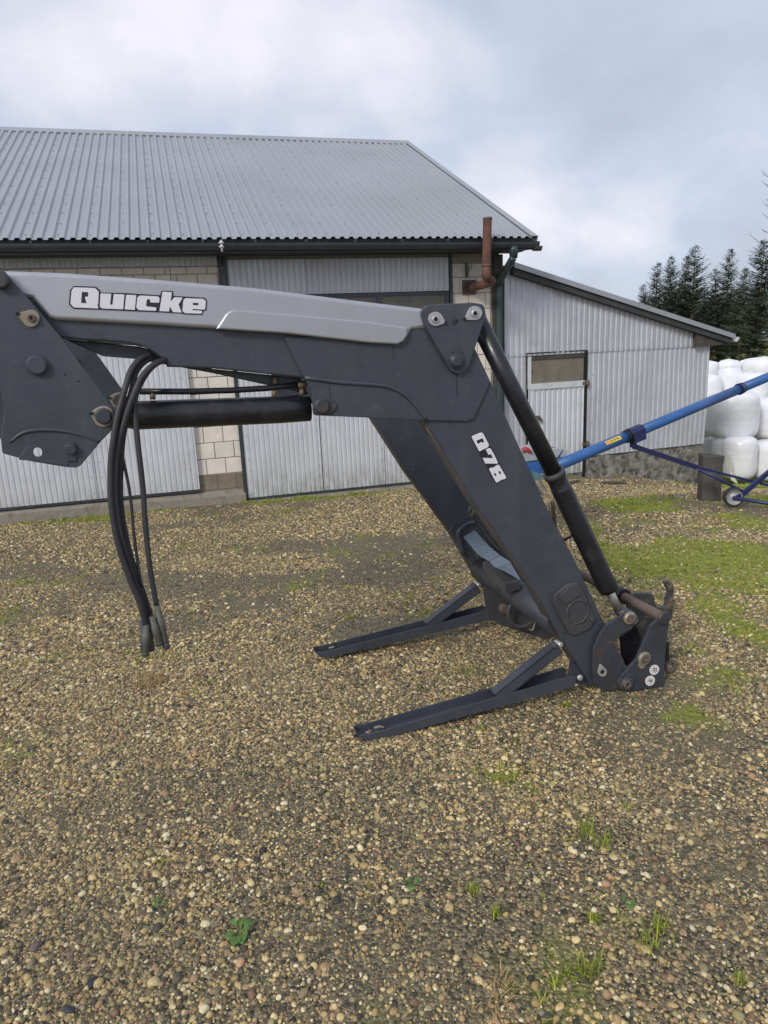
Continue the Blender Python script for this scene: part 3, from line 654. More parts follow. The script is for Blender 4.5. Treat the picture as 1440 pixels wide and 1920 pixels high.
m = MB(); ac = B.at(415, 455, .69)
for dz in (0, .045): 
    m.tube([B.w(ac[0], ac[1] - dz - .012, .69), B.w(ac[0], ac[1] - dz, .69), B.w(ac[0], ac[1] - dz + .012, .69)], [.02, .036, .02], 10)
m.tube([B.w(ac[0], ac[1] - .1, .69), B.w(ac[0], ac[1] + .03, .69)], .012, 8); m.build('insulator', m_woodw, barn)
m = MB(); m.tube([B.w(ac[0] + .01, ac[1] - .08, .68), B.w(ac[0] + .005, 2.84, .08)], .006, 6); m.pbox(B, ac[0] - .02, ac[0] + .03, 2.3, 2.87, .0, .03); m.build('cable_conduit', m_trim, barn)

# ------------------------------------------------------------------ lean-to shed
sp = B.w(2.80, 0, -.06); S = Pl(sp, 19.0)
sa = lambda x, y, o=0: S.at(x, y, o)
shed = thing('shed', 'lean-to shed clad in corrugated grey metal with dusty door window', 'shed', S.w(1.2, -.5, 0))
xl = float(sa(944, 600)[0]); xr = float(sa(1319, 832)[0]); zs0 = float(sa(945, 667)[1]); zs1 = float(sa(1303, 648)[1]); seam = (zs0 + zs1) / 2
ztl = float(sa(950, 503)[1]); ztr = float(sa(1306, 618)[1]); xt = float(sa(1306, 630)[0])
zb = float(sa(1260, 838)[1]); da0, da1 = float(sa(987, 700)[0]), float(sa(1093.5, 700)[0]); dp1 = float(sa(1099.5, 700)[0])
dz1 = float(sa(1040, 661)[1]); dz0 = float(sa(1075, 886)[1])
zat = lambda a: ztl + (ztr - ztl) * (a - xl) / (xt - xl)
c_ = np.linspace(xl, xt, 5)
for i in range(4): corrugated(S, c_[i], c_[i + 1] - .002, seam - .02, zat(c_[i]), .012 + .002 * (i % 2), .098, .012, gap=.55, z1b=zat(c_[i + 1]), wave=.014).build('wall_sheet', (m_galv, m_galv2)[i % 2], shed)
for a0, a1, z0 in ((xl, da0 - .006, zb - .05), (dp1, (dp1 + xr) / 2, zb), ((dp1 + xr) / 2 + .002, xr, zb)):
    corrugated(S, a0, a1, z0, seam, .0, .098, .012, gap=.55, wave=.016).build('wall_sheet', m_galv2 if a0 == xl else m_galv, shed)
m = MB()                                                     # body behind the sheets
def quadwall(a0, a1, z0, t0, t1, o0, o1): m.hexa([S.w(a0, z0, o1), S.w(a1, z0, o1), S.w(a1, z0, o0), S.w(a0, z0, o0), S.w(a0, t0, o1), S.w(a1, t1, o1), S.w(a1, t1, o0), S.w(a0, t0, o0)])
quadwall(xl, xr - .01, zb + .02, zat(xl) - .02, zat(xr) - .05, -.08, -.012); quadwall(xl, xr - .02, -1.2, zat(xl) - .03, zat(xr) - .06, -6.0, -5.8)
m.build('wall_frame', m_wood, shed)
m = MB(); m.hexa([S.w(xr - .09, zb + .02, -.013), S.w(xr - .012, zb + .02, -.013), S.w(xr - .012, zb + .02, -6), S.w(xr - .09, zb + .02, -6), S.w(xr - .09, zat(xr) - .06, -.013), S.w(xr - .012, zat(xr) - .06, -.013), S.w(xr - .012, zat(xr) - .06, -6), S.w(xr - .09, zat(xr) - .06, -6)])
m.build('side_wall', m_galv, shed)
m = MB(); m.pbox(S, da0 - .1, xr + .0, -1.3, zb - .004, -6.02, -.02); m.build('floor_slab', m_conc, shed)
m = MB()                                                     # rough cast base with an uneven face
na = 26; nz_ = 7; a0, a1 = dp1 + .02, xr - .005; vs = []
for i in range(na):
    for j in range(nz_):
        a = a0 + (a1 - a0) * i / (na - 1); z = -1.3 + (zb - .012 + 1.3) * j / (nz_ - 1); f = 0 if i in (0, na - 1) else 1
        vs.append(S.w(a, z - (.03 * f * mnoise.noise(Vector((a * 3, 0, 4))) if j == nz_ - 1 else 0) - (.012 if j == nz_ - 1 else 0), .012 + .022 * mnoise.noise(Vector((a * 4, z * 5, 1)))))
m.add(vs, [(i * nz_ + j, (i + 1) * nz_ + j, (i + 1) * nz_ + j + 1, i * nz_ + j + 1) for i in range(na - 1) for j in range(nz_ - 1)])
vs2 = [S.w(a1, -1.3, .01), S.w(a1, -1.3, -6.0), S.w(a1, zb - .01, -6.0), S.w(a1, zb - .03, .01)]; m.add(vs2, [(0, 1, 2, 3)])
m.build('concrete_base', m_conc, shed)
m = MB(); m.pbox(S, xl, dp1 + .018, -1.2, dz0 - .01, -.1, .02); m.build('door_step', m_conc, shed)
# door with its window
dr = thing('door', None, None, (0, 0, 0)); dr.parent = shed; dr.location = Vector(S.w((da0 + da1) / 2, dz0, .02)) - shed.location
wz0 = float(sa(1040, 722)[1]); wz1 = float(sa(1040, 666)[1]); wa0 = float(sa(994, 700)[0])
corrugated(S, da0 + .008, da1 - .004, dz0, wz0 - .03, .022, .092, .014, gap=.5, wave=.008).build('door_sheet', m_galv_low, dr)
m = MB(); m.pbox(S, da0 + .008, wa0, wz0 - .03, wz1, .01, .035); m.pbox(S, wa0 - .012, da1 - .004, wz0 - .045, wz0 + .045, .014, .05); m.build('window_sill', m_woodw, dr)
m = MB(); m.pbox(S, wa0 + .004, da1 - .004, wz0 + .048, wz1 - .055, .004, .014); m.build('window_pane', m_glass2, dr)
m = MB(); m.pbox(S, wa0, da1, wz1 - .052, wz1 + .0, .0, .03); m.pbox(S, wa0 - .0, wa0 + .03, wz0 + .2, wz1 - .2, .0145, .022); m.build('window_frame', m_wood, dr)
m = MB(); m.pbox(S, da1 + .004, dp1 - .004, dz0 - .2, dz1 - .002, -.01, .03); m.pbox(S, da0 - .006, da0 + .005, dz0, dz1, -.01, .02); m.pbox(S, da0 - .006, dp1 - .004, dz1, dz1 + .016, -.01, .026); m.build('door_post', m_hole, dr)
for py in (718, 832):
    m = MB(); c = sa(1098, py); m.tube([S.w(c[0], c[1] - .05, .05), S.w(c[0], c[1] + .05, .05)], .028, 10); m.bar(S.w(c[0] - .09, c[1], .045), S.w(c[0], c[1], .045), .012, .05); m.build('hinge', m_rust, dr)
m = MB(); c = sa(1000, 782); m.bar(S.w(c[0] - .14, c[1], .06), S.w(c[0] + .07, c[1], .06), .03, .045); m.bar(S.w(c[0] + .05, c[1] + .02, .075), S.w(c[0] + .11, c[1] - .07, .075), .02, .025); m.tube([S.w(c[0] + .02, c[1] - .01, .05), S.w(c[0] + .02, c[1] - .01, .11)], .022, 8); m.build('latch', m_rust, dr)
def screws(pl, pts, par, r=.007, d=.006):
    m = MB()
    for a_, z_, o_ in pts:
        ring = [pl.w(a_ + r * math.cos(t), z_ + r * math.sin(t), o_) for t in np.arange(6) * math.pi / 3]
        m.add(ring + [v + pl.n * d for v in ring], [(6, 7, 8, 9, 10, 11)] + [(q_, (q_ + 1) % 6, 6 + (q_ + 1) % 6, 6 + q_) for q_ in range(6)])
    o = m.build('sheet_screws', m_screw, par); o['kind'] = 'stuff'
screws(S, [(a_, seam + .01, .034) for a_ in np.arange(xl + .06, xt, .098)] + [(a_, zs_ , .018) for a_ in (xl + .07, dp1 + .1, xr - .06) for zs_ in np.arange(zb + .15, seam - .1, .38)], shed)
screws(B, [(a_, zc + .022, .042) for a_ in np.arange(GA + .05, GB, .078)] + [(a_, z_, .042) for a_ in (GA + .05, gs - .05, gs + .05, ge - .04, GB - .05) for z_ in np.arange(gl + .06, wz0_gate, .16)] + [(a_, z_, .06) for a_ in (ls - .06, ls + .06, -1.82) for z_ in np.arange(lz + .08, 2.2, .2)], barn, .0065)
# roof
ra, rb = sa(964, 493, .16), sa(1378, 628, .16); rd = np.array([rb[0] - ra[0], rb[1] - ra[1]])
A_, Bq = S.w(ra[0], ra[1], .16), S.w(rb[0], rb[1], .16); bk = -S.n * 6.3
m = MB(); m.hexa([A_ - up_ * .05, Bq - up_ * .05, Bq + bk - up_ * .05, A_ + bk - up_ * .05, A_, Bq, Bq + bk, A_ + bk]); m.build('roof', m_roof, shed)
m = MB(); m.prof([S.n * .016 - up_ * .062, S.n * .016 + up_ * .012, S.n * .002 + up_ * .012, S.n * .002 - up_ * .062], A_, Bq); m.build('rake_trim', m_roof, shed)
m = MB(); m.prof([-S.n * .02 - up_ * .15, -S.n * .02 - up_ * .053, -S.n * .12 - up_ * .053, -S.n * .12 - up_ * .15], A_, A_ * .02 + Bq * .98); m.build('barge_board', m_soffit, shed)
m = MB(); q = sa(1306, 622, .1); q1 = sa(1370, 633, .1); q2 = sa(1368, 645, .1); q3 = sa(1306, 650, .1)
m.hexa([S.w(*q3, .1), S.w(*q2, .1), S.w(*q2, -.02), S.w(*q3, -.02), S.w(*q, .1), S.w(*q1, .1), S.w(*q1, -.02), S.w(*q, -.02)]); m.build('rafter_end', m_wood, shed)
m = MB(); c = S.pw(1381, 632, .16); m.prof([S.u * (math.cos(t) * .062) + up_ * (math.sin(t) * .075) for t in np.linspace(math.pi, 2 * math.pi, 9)], c, c + bk); m.build('gutter', m_woodw, shed)

# ------------------------------------------------------------------ front loader
q0 = ground(1140, 1298); LP = Pl(q0, 16.5); WID = .97
ldr = thing('front_loader', 'dark grey tractor front loader arms parked on support legs', 'loader', q0)
near = []                                   # parts that the far arm repeats
TH = .11
def nr_(o): near.append(o); return o
def teardrop(cx, cy, r, tx, ty):
    d = math.hypot(tx - cx, ty - cy); a = math.atan2(ty - cy, tx - cx); b = math.acos(min(.99, r * .8 / d)); o = []
    for i in range(19):
        t = a + b + (2 * math.pi - 2 * b) * i / 18; o.append((cx + r * math.cos(t), cy + r * math.sin(t)))
    return o + [(tx + r * .22 * math.cos(a - 1.2), ty + r * .22 * math.sin(a - 1.2)), (tx + r * .3 * math.cos(a), ty + r * .3 * math.sin(a)), (tx + r * .22 * math.cos(a + 1.2), ty + r * .22 * math.sin(a + 1.2))]
# rear beam (mast to knee) and front leg (knee to ground)
beam = nr_(plate('rear_beam', LP, [(20, 560), (430, 600), (600, 620), (760, 640), (800, 700), (640, 722), (563, 708), (478, 699), (400, 691), (313, 688), (308, 675), (283, 657), (263, 648), (233, 642), (167, 638), (60, 630)], 0, TH, m_paint, ldr, bevel=.008, bres=2))
leg = nr_(plate('front_leg', LP, [(760, 640), (850, 615), (888, 646), (919, 712), (945, 773), (1029, 958), (1075, 1044), (1106, 1109), (1135, 1171), (1150, 1250), (1138, 1288), (1108, 1284), (1087, 1252), (1050, 1194), (1000, 1102), (937, 1010), (893, 949), (827, 840), (793, 786), (770, 745), (740, 720)],
               0, TH, m_paint, ldr, bevel=.008, bres=2))
m = MB(); m.tube([LP.pw(x, y, -.022) for x, y in ((800, 800), (827, 842), (893, 951), (937, 1012), (1000, 1104), (1046, 1190))], .007, 6); near.append(m.build('edge_weld', m_rust, ldr))
knee = nr_(plate('knee_plate', LP, [(533, 633), (640, 628), (700, 622), (772, 620), (806, 612), (880, 640), (919, 717), (889, 784), (876, 790), (789, 788), (688, 783), (588, 779), (584, 733), (567, 703)], .012, .012, m_paint, ldr, r=[3, 3, 3, 3, 3, 3, 5, 5, 5, 0, 3, 6, 6, 3], bevel=.003))
m = MB(); m.tube(smoothpath([LP.pw(x, y, .012) for x, y in ((571, 708), (640, 717), (711, 722), (738, 729), (757, 739), (772, 752), (786, 768), (799, 787))], 4), .0095, 8); near.append(m.build('bend_ridge', m_paint, knee))
near.pop()
plate('beam_web', LP, [(120, 636), (263, 650), (400, 692), (563, 709), (590, 760), (560, 735), (400, 700), (253, 673), (193, 668)], -.07, .04, m_paint, ldr, bevel=.004)
# silver cover over the rear beam
cov_px = [(-60, 500), (7, 507.5), (120, 511.7), (280, 523), (480, 540), (672, 564), (790, 578), (812, 590), (812, 616), (773, 618), (765, 631), (757, 641), (746, 647), (692, 643.5), (536, 626), (400, 616.5), (317, 611.5), (167, 603), (105, 600.5), (92, 597), (60, 560), (-60, 540)]
cover = nr_(plate('silver_cover', LP, cov_px, .022, .15, m_silver, ldr, bevel=.016, bres=5, r=[0, 0, 0, 0, 0, 0, 4, 4, 2, 6, 0, 4, 8, 0, 0, 0, 0, 0, 5, 5, 0, 0]))
step_ = plate('raised_panel', LP, [(405, 617), (424, 588), (432, 582), (446, 580), (560, 590), (688, 602), (766, 613.5), (764, 630), (757, 640), (746, 646), (692, 643), (536, 625.5)], .035, .018, m_silver, cover, bevel=.008, bres=5, r=[0, 12, 12, 12, 0, 0, 0, 0, 4, 6, 0, 0])
# lettering
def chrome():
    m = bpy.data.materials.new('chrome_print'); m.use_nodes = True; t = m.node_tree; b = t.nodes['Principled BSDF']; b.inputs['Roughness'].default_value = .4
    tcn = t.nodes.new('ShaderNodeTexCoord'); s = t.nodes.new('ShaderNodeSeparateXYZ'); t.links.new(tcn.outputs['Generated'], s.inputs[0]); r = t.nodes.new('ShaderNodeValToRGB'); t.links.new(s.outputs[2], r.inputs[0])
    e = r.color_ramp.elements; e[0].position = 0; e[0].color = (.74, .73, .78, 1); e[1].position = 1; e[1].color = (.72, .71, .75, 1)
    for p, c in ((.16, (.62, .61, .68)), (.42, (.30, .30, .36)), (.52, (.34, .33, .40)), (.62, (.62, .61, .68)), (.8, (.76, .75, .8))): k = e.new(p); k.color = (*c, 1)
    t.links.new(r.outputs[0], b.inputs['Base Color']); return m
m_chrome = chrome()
f1 = lambda L_: [(120 + x / 5.143, 520 + y / 5.143) for x, y in L_]
plate('letter_outline', LP, f1([(95, 82), (310, 90), (350, 128), (352, 146), (590, 150), (705, 158), (928, 172), (938, 128), (1054, 132), (1052, 178), (1150, 184), (1358, 196), (1380, 225), (1372, 320), (1342, 324), (1337, 362), (1160, 357), (1140, 350), (915, 337), (720, 329), (335, 312), (90, 304), (46, 262), (58, 122)]), .0245, .004, m_letterback, cover, r=2, bevel=0)
for L_, holes, r in (([(95, 95), (300, 103), (335, 140), (330, 250), (322, 270), (335, 300), (95, 290), (62, 255), (72, 130)], [[(172, 140), (235, 143), (232, 185), (205, 187), (203, 200), (218, 250), (165, 247)]], 4),
                     ([(352, 155), (455, 158), (445, 262), (468, 265), (480, 160), (583, 165), (570, 308), (365, 300), (345, 280)], [], 1), ([(600, 168), (697, 172), (683, 314), (585, 308)], [], .5),
                     ([(730, 175), (905, 183), (922, 200), (918, 245), (830, 242), (832, 212), (800, 210), (790, 280), (892, 290), (888, 322), (720, 316), (697, 290), (707, 195)], [], 2.5),
                     ([(950, 138), (1040, 143), (1028, 235), (1065, 192), (1145, 196), (1105, 262), (1135, 340), (1050, 335), (1022, 280), (1012, 330), (920, 325)], [], .4),
                     ([(1170, 200), (1345, 208), (1368, 230), (1360, 312), (1240, 305), (1238, 318), (1332, 322), (1328, 350), (1165, 345), (1142, 325), (1150, 225)], [[(1245, 245), (1298, 248), (1294, 270), (1243, 268)]], 2.5)):
    plate('letter', LP, f1(L_), .0262, .003, m_chrome, cover, holes=[f1(h) for h in holes], r=r, bevel=0)
f2 = lambda L_: [(870 + x / 16, 800 + y / 16) for x, y in L_]
plate('number_outline', LP, f2([(480, 155), (555, 160), (600, 205), (1285, 1520), (1275, 1580), (1180, 1612), (1015, 1695), (935, 1690), (212, 340), (218, 300), (270, 250)]), .0022, .004, m_letterback, leg, r=1, bevel=0)
for L_, holes in (([(480, 178), (545, 178), (580, 210), (748, 540), (735, 590), (700, 625), (460, 745), (232, 320), (250, 280)], [[(370, 425), (555, 345), (610, 455), (550, 490), (520, 455), (420, 528)]]),
                  ([(655, 690), (750, 640), (800, 660), (885, 805), (900, 830), (1020, 1080), (1000, 1110), (640, 1105), (560, 935), (875, 945), (810, 820), (740, 850)], []),
                  ([(1010, 1140), (1055, 1150), (1262, 1510), (1250, 1560), (1130, 1590), (1010, 1670), (960, 1670), (760, 1290), (770, 1245), (900, 1220)], [[(890, 1405), (945, 1390), (980, 1470), (935, 1490)], [(1030, 1350), (1085, 1325), (1125, 1410), (1060, 1425)]])):
    plate('number', LP, f2(L_), .004, .003, m_white, leg, holes=[f2(h) for h in holes], r=.6, bevel=0)
# mast bracket at the tractor end
MO = .055
mast = nr_(plate('mast_plate', LP, [(-120, 505), (7, 507), (115, 633), (212, 766), (218, 778), (216, 800), (187, 830), (152, 872), (143, 877), (127, 876.5), (57, 865), (4, 850), (1, 820), (8, 770), (1, 727), (-30, 690), (-120, 660)], MO, .016, m_paint, ldr, holes=[circ((70, 848), 9)], r=[0, 4, 0, 6, 8, 6, 0, 8, 8, 0, 0, 8, 20, 20, 20, 0, 0], bevel=.003))
nr_(plate('inner_mast_plate', LP, [(-120, 505), (0, 507), (108, 633), (205, 766), (209, 800), (180, 830), (-60, 820), (-120, 660)], -.13, .014, m_paint, ldr, bevel=.003))
for (x, y, r, h, ma) in ((68, 685, 20.5, .022, m_paint), (194, 781, 16, .03, m_paint_worn), (-2, 525, 17, .03, m_plug), (133, 843, 11, .02, m_paint_worn)):
    disc('pin', LP, x, y, r, MO - .001, MO + h, ma, mast, ch=.2)
plate('boss_plate', LP, [(122, 838), (127, 829), (139, 829), (145, 838), (143, 866), (124, 866)], MO + .006, .007, m_paint_worn, mast, r=4)
plate('washer', LP, teardrop(58, 597, 16.5, 36, 590), MO + .008, .009, m_brass, mast)
disc('pin', LP, 58, 596, 8, MO + .008, MO + .02, m_rust, mast, hole=.5); disc('bolt', LP, 33, 588, 3.5, MO, MO + .012, m_hole, mast)
plate('washer', LP, teardrop(194, 781, 20, 173, 775), MO + .006, .007, m_brass, mast); disc('bolt', LP, 171, 775, 3.5, MO, MO + .014, m_hole, mast)
for x, y in ((122, 702), (147, 715), (46, 858), (95, 866), (92, 840)): disc('bolt_hole', LP, x, y, 2, MO - .004, MO + .0012, m_hole, mast, n=10)
m = MB(); m.tube(smoothpath([LP.pw(x, y, MO) for x, y in ((18, 830), (42, 812), (75, 806), (120, 808), (160, 818), (186, 829))], 4), [.004 + .004 * math.sin(math.pi * i / 20) for i in range(21)], 8); m.build('press_crease', m_paint, mast)
plate('doubler', LP, [(32, 862), (52, 836), (100, 832), (128, 836), (128, 874), (58, 864)], MO + .003, .004, m_paint, mast, holes=[circ((70, 848), 9)], r=4, bevel=.0015)
# lift cylinder under the rear beam
m = MB(); CO = -.055
m.tube([LP.pw(228, 780, CO), LP.pw(255, 779, CO), LP.pw(520, 768.5, CO), LP.pw(580, 764.5, CO)], [.045, .056, .056, .056], 24); m.build('lift_cylinder', m_black, ldr)
m = MB(); m.tube([LP.pw(195, 782, CO), LP.pw(250, 779, CO)], .026, 14); m.build('lift_cylinder_eye', m_black, ldr)
cpin = (plate('cylinder_pin', LP, rnd([(588, 748), (622, 748), (632, 757), (630, 768), (618, 778), (596, 779), (586, 770)], 7), .022, .012, m_paint_worn, ldr, bevel=.004)); disc('pin', LP, 605, 762, 15, .02, .036, m_paint_worn, cpin, ch=.25)
m = MB(); m.tube([LP.pw(x, y, -.05) for x, y in ((262, 734), (350, 734), (430, 732), (500, 728), (562, 721))], .0125, 10); m.build('oil_pipe', m_black, ldr)
m = MB()
for x, y in ((286, 742), (516, 712), (514, 738), (566, 722), (566, 736)): m.tube([LP.pw(x, y - 6, -.05), LP.pw(x, y + 7, -.05)], .011, 8)
m.tube([LP.pw(558, 722, -.05), LP.pw(574, 720, -.05)], .014, 8); m.build('pipe_fitting', m_gold, ldr)
# triangle link at the knee
TO = .034
tri = nr_(plate('knee_link', LP, rnd([(789, 585), (800, 572), (884, 567), (908, 570), (912, 592), (878, 690), (862, 703), (846, 696), (796, 610)], [12, 10, 4, 14, 10, 16, 16, 12, 16]), TO, .018, m_paint, ldr, holes=[circ((854, 606), 5.5, 14)], bevel=.004))
inner = nr_(plate('inner_knee_link', LP, rnd([(789, 585), (800, 572), (884, 567), (908, 570), (912, 592), (878, 690), (862, 703), (846, 696), (796, 610)], 12), -TH - .02, .016, m_paint, ldr, bevel=.004))
for cx, cy, tx, ty in ((817, 598, 833, 604), (891, 587, 875, 597)):
    plate('washer', LP, teardrop(cx, cy, 13.5, tx, ty), TO + .008, .01, m_zinc, tri); disc('pin', LP, cx + .3, cy + .5, 6.3, TO + .007, TO + .016, m_zinc, tri, hole=.62); disc('pin_socket', LP, cx + .3, cy + .5, 4, TO + .008, TO + .0168, m_hole, tri)
    disc('bolt', LP, tx + (2.5 if tx > cx else -2.5), ty + .8, 2.6, TO, TO + .009, m_hole, tri, n=10)
disc('pin', LP, 858.5, 677, 14, TO - .002, TO + .014, m_paint_worn, tri, ch=.12); disc('pin', LP, 858.5, 677, 10.5, TO + .012, TO + .028, m_paint_worn, tri, ch=.25)
plate('pin_lug', LP, rnd([(852, 672), (852, 655), (860, 653), (866, 656), (866, 672)], 5), TO + .012, .013, m_paint_worn, tri)
# tool cylinder down the front of the leg
TC = -.045
def tc(x, y): return LP.pw(x, y, TC)
m = MB(); m.tube([tc(890, 590), tc(1042, 893)], .0405, 22); nr_(m.build('tool_cylinder_tube', m_black, ldr))
m = MB(); s_ = lambda t: tc(1038 + (1141 - 1038) * t, 885 + (1105 - 885) * t)
m.tube([s_(0), s_(.035), s_(.05), s_(.125), s_(.13), s_(.145), s_(.15), s_(.9), s_(.96), s_(1.)], [.049, .051, .0475, .0475, .0505, .0505, .0505, .0505, .054, .05], 24); bar_ = nr_(m.build('tool_cylinder_barrel', m_black, ldr))
m = MB(); m.tube([s_(-.005), s_(.036)], .0525, 24); m.build('cylinder_collar', m_plug, bar_)
m = MB(); m.tube([tc(1137, 1098), tc(1163, 1150)], .0225, 16); nr_(m.build('cylinder_rod', m_rod, ldr))
m = MB(); m.tube([tc(1160, 1140), tc(1186, 1166)], [.03, .036], 14); m.tube([LP.pw(1183, 1160, -.10), LP.pw(1183, 1160, .012)], .034, 16); m.build('rod_clevis', m_hook, ldr); 
m = MB(); m.tube(smoothpath([LP.pw(x, y, -.14) for x, y in ((1036, 940), (1040, 985), (1046, 1010), (1060, 1090), (1110, 1130))], 5), .011, 8); m.build('cylinder_hose', m_rust, ldr)
m = MB(); m.bar(LP.pw(1050, 1016, -.09), LP.pw(1072, 1005, -.06), .02, .012); m.build('hose_clip', m_black, ldr)
# plug plate with the round recess
plug = plate('cover_plate', LP, rnd([(1039, 1117), (1064, 1096), (1083, 1092), (1094, 1106), (1117, 1163), (1106, 1180), (1077, 1193), (1068, 1190), (1050, 1157), (1037, 1130)], 6), .016, .018, m_plug, ldr, bevel=.006, bres=2)
nr_(plug)
c = LP.at(1083, 1147, .016); rr = 20 * LP.scale(1083, 1147, .016); ring = []
m = MB(); m.tube([LP.w(c[0] + rr * math.cos(t), c[1] + rr * math.sin(t), .0165) for t in np.linspace(0, 2 * math.pi, 33)], .006, 8, caps=False); m.build('recess_ring', m_plug, plug)
disc('recess', LP, 1083, 1147, 17.5, .01, .0172, m_plug, plug, ch=.05)
plate('moulded_step', LP, rnd([(1066, 1102), (1080, 1098), (1090, 1114), (1076, 1126), (1060, 1134), (1047, 1120)], 3), .0225, .008, m_plug, plug, bevel=.003); disc('bolt', LP, 1112, 1162, 4, .014, .024, m_plug, plug)
# tool carrier links
f4 = lambda L_: [(1000 + x / 4.8, 1040 + y / 4.8) for x, y in L_]
lug = nr_(plate('hinge_lug', LP, f4([(340, 960), (420, 1010), (540, 1140), (520, 1185), (330, 1150), (330, 1100)]), -.02, .02, m_paint_worn, ldr, r=3))
ban = nr_(plate('carrier_link', LP, rnd(f4([(540, 1060), (540, 860), (585, 745), (650, 640), (840, 515), (890, 498), (930, 535), (936, 600), (885, 672), (770, 738), (735, 800), (820, 985), (835, 1030), (790, 1100), (770, 1212), (700, 1228), (600, 1212), (548, 1160)]), 6), .03, .016, m_paint_worn, ldr, bevel=.004))
nr_(plate('inner_link', LP, rnd(f4([(540, 1060), (540, 860), (585, 745), (650, 640), (840, 515), (890, 498), (930, 535), (936, 600), (885, 672), (770, 738), (735, 800), (820, 985), (835, 1030), (790, 1100), (770, 1212), (700, 1228), (600, 1212), (548, 1160)]), 6), -.12, .016, m_paint_worn, ldr, bevel=.004))
car = nr_(plate('carrier_plate', LP, rnd(f4([(1160, 550), (1200, 540), (1228, 570), (1222, 640), (1198, 800), (1182, 1000), (1180, 1180), (1215, 1215), (1212, 1262), (1130, 1252), (1040, 1222), (980, 1212), (920, 1228), (850, 1240), (785, 1215), (765, 1150), (800, 1085), (930, 940), (1030, 700), (1058, 640)]), 6), .05, .018, m_paint_worn, ldr, bevel=.004))
for x, y, r, p_, o_ in ((1183.5, 1160.5, 10.5, ban, .03), (1211, 1236.5, 11, car, .05), (1178, 1284.5, 11.5, car, .05)):
    disc('pin', LP, x, y, r, o_ - .002, o_ + .018, m_brass if y < 1250 else m_paint_worn, p_, ch=.2); disc('pin', LP, x, y, r * .62, o_ + .01, o_ + .026, m_rust, p_, hole=.5)
plate('pin_lug', LP, rnd(f4([(950, 1010), (960, 920), (1000, 890), (1050, 920), (1000, 1020), (970, 1035)]), 4), .058, .009, m_brass, car); plate('pin_lug', LP, rnd(f4([(800, 1140), (860, 1075), (905, 1080), (915, 1130), (890, 1180)]), 4), .058, .009, m_paint_worn, car)
plate('washer', LP, teardrop(1130, 1260.5, 8.5, 1127, 1248), .038, .009, m_zinc, ban); disc('pin', LP, 1130, 1260, 3.6, .03, .041, m_hole, ban)
for x, y in ((1227, 1256), (1219, 1276.5)):
    st = plate('sticker', LP, [(x + 9 * math.cos(t) + 1.2 * math.sin(t), y - 9.5 * math.sin(t)) for t in np.linspace(0, 2 * math.pi, 25)[:-1]], .0515, .002, m_sticker, car, bevel=0)
    k = 1 if y < 1260 else -1
    strokes = [((x - 4, y - 2), (x + 5, y - 3 * k)), ((x - 5, y + 1), (x + 6, y + 2 * k)), ((x - 1, y - 6), (x + 1, y + 6)), ((x + 3, y - 4), (x + 4, y + 3))]
    m = MB()
    for a, b in strokes: m.bar(LP.pw(*a, .0522), LP.pw(*b, .0522), .001, .0032, up=LP.n)
    m.build('sticker_print', m_letterback, car)
# carrier cross rod, dark inner plates, rear hook, lower eye
m = MB(); e1 = LP.at(1244, 1158, .03); m.tube([LP.w(e1[0], e1[1], .055), LP.w(e1[0], e1[1], -1.08)], .026, 18); m.build('cross_rod', m_rust, ldr)
disc('rod_end', LP, 1247, 1160, 10.5, .05, .062, m_paint_worn, ldr, ch=.15)
m = MB(); m.tube([LP.w(e1[0], e1[1], -.30), LP.w(e1[0], e1[1], -.38)], .045, 18); m.build('rod_bush', m_black, ldr)
plate('inner_carrier_plate', LP, f4([(790, 740), (930, 640), (970, 740), (960, 900), (850, 1020), (800, 900)]), -.06, .016, m_black, ldr, r=4)
HO = -.33
plate('hook_plate', LP, rnd(f4([(845, 420), (880, 370), (930, 345), (1060, 348), (1090, 365), (1092, 430), (1120, 470), (1160, 478), (1190, 455), (1195, 400), (1215, 330), (1198, 285), (1175, 250), (1208, 228), (1250, 250), (1268, 300), (1262, 480), (1250, 580), (1200, 640), (1190, 900), (1000, 900), (960, 740), (860, 560)]), 2.2), HO, .02, m_hook, ldr, bevel=.004)
plate('rear_hook_plate', LP, rnd(f4([(845, 420), (880, 370), (930, 345), (1060, 348), (1092, 430), (1120, 470), (1160, 478), (1190, 455), (1195, 400), (1215, 330), (1175, 250), (1208, 228), (1250, 250), (1268, 300), (1262, 480), (1250, 580), (1200, 640), (1180, 1180), (800, 1180), (860, 560)]), 5), -WID + .15, .02, m_hook, ldr, bevel=.004)
m = MB(); cc = LP.at(1256, 1249, -.05); m.tube([LP.w(cc[0] + .028 * math.cos(t), cc[1] + .03 * math.sin(t), -.05) for t in np.linspace(0, 2 * math.pi, 17)], .010, 8, caps=False); m.build('latch_eye', m_rust, ldr)
m = MB(); c1 = LP.at(1244, 1222, -.02); m.bar(LP.w(c1[0], c1[1] + .06, -.02), LP.w(c1[0] + .01, c1[1] - .05, -.02), .04, .03); m.build('latch_bar', m_black, ldr)
c1 = LP.at(1205, 1288, .0); m = MB(); m.tube([LP.w(c1[0], c1[1], .03), LP.w(c1[0], c1[1], -1.0)], .03, 14); m.build('lower_cross_tube', m_paint_worn, ldr)
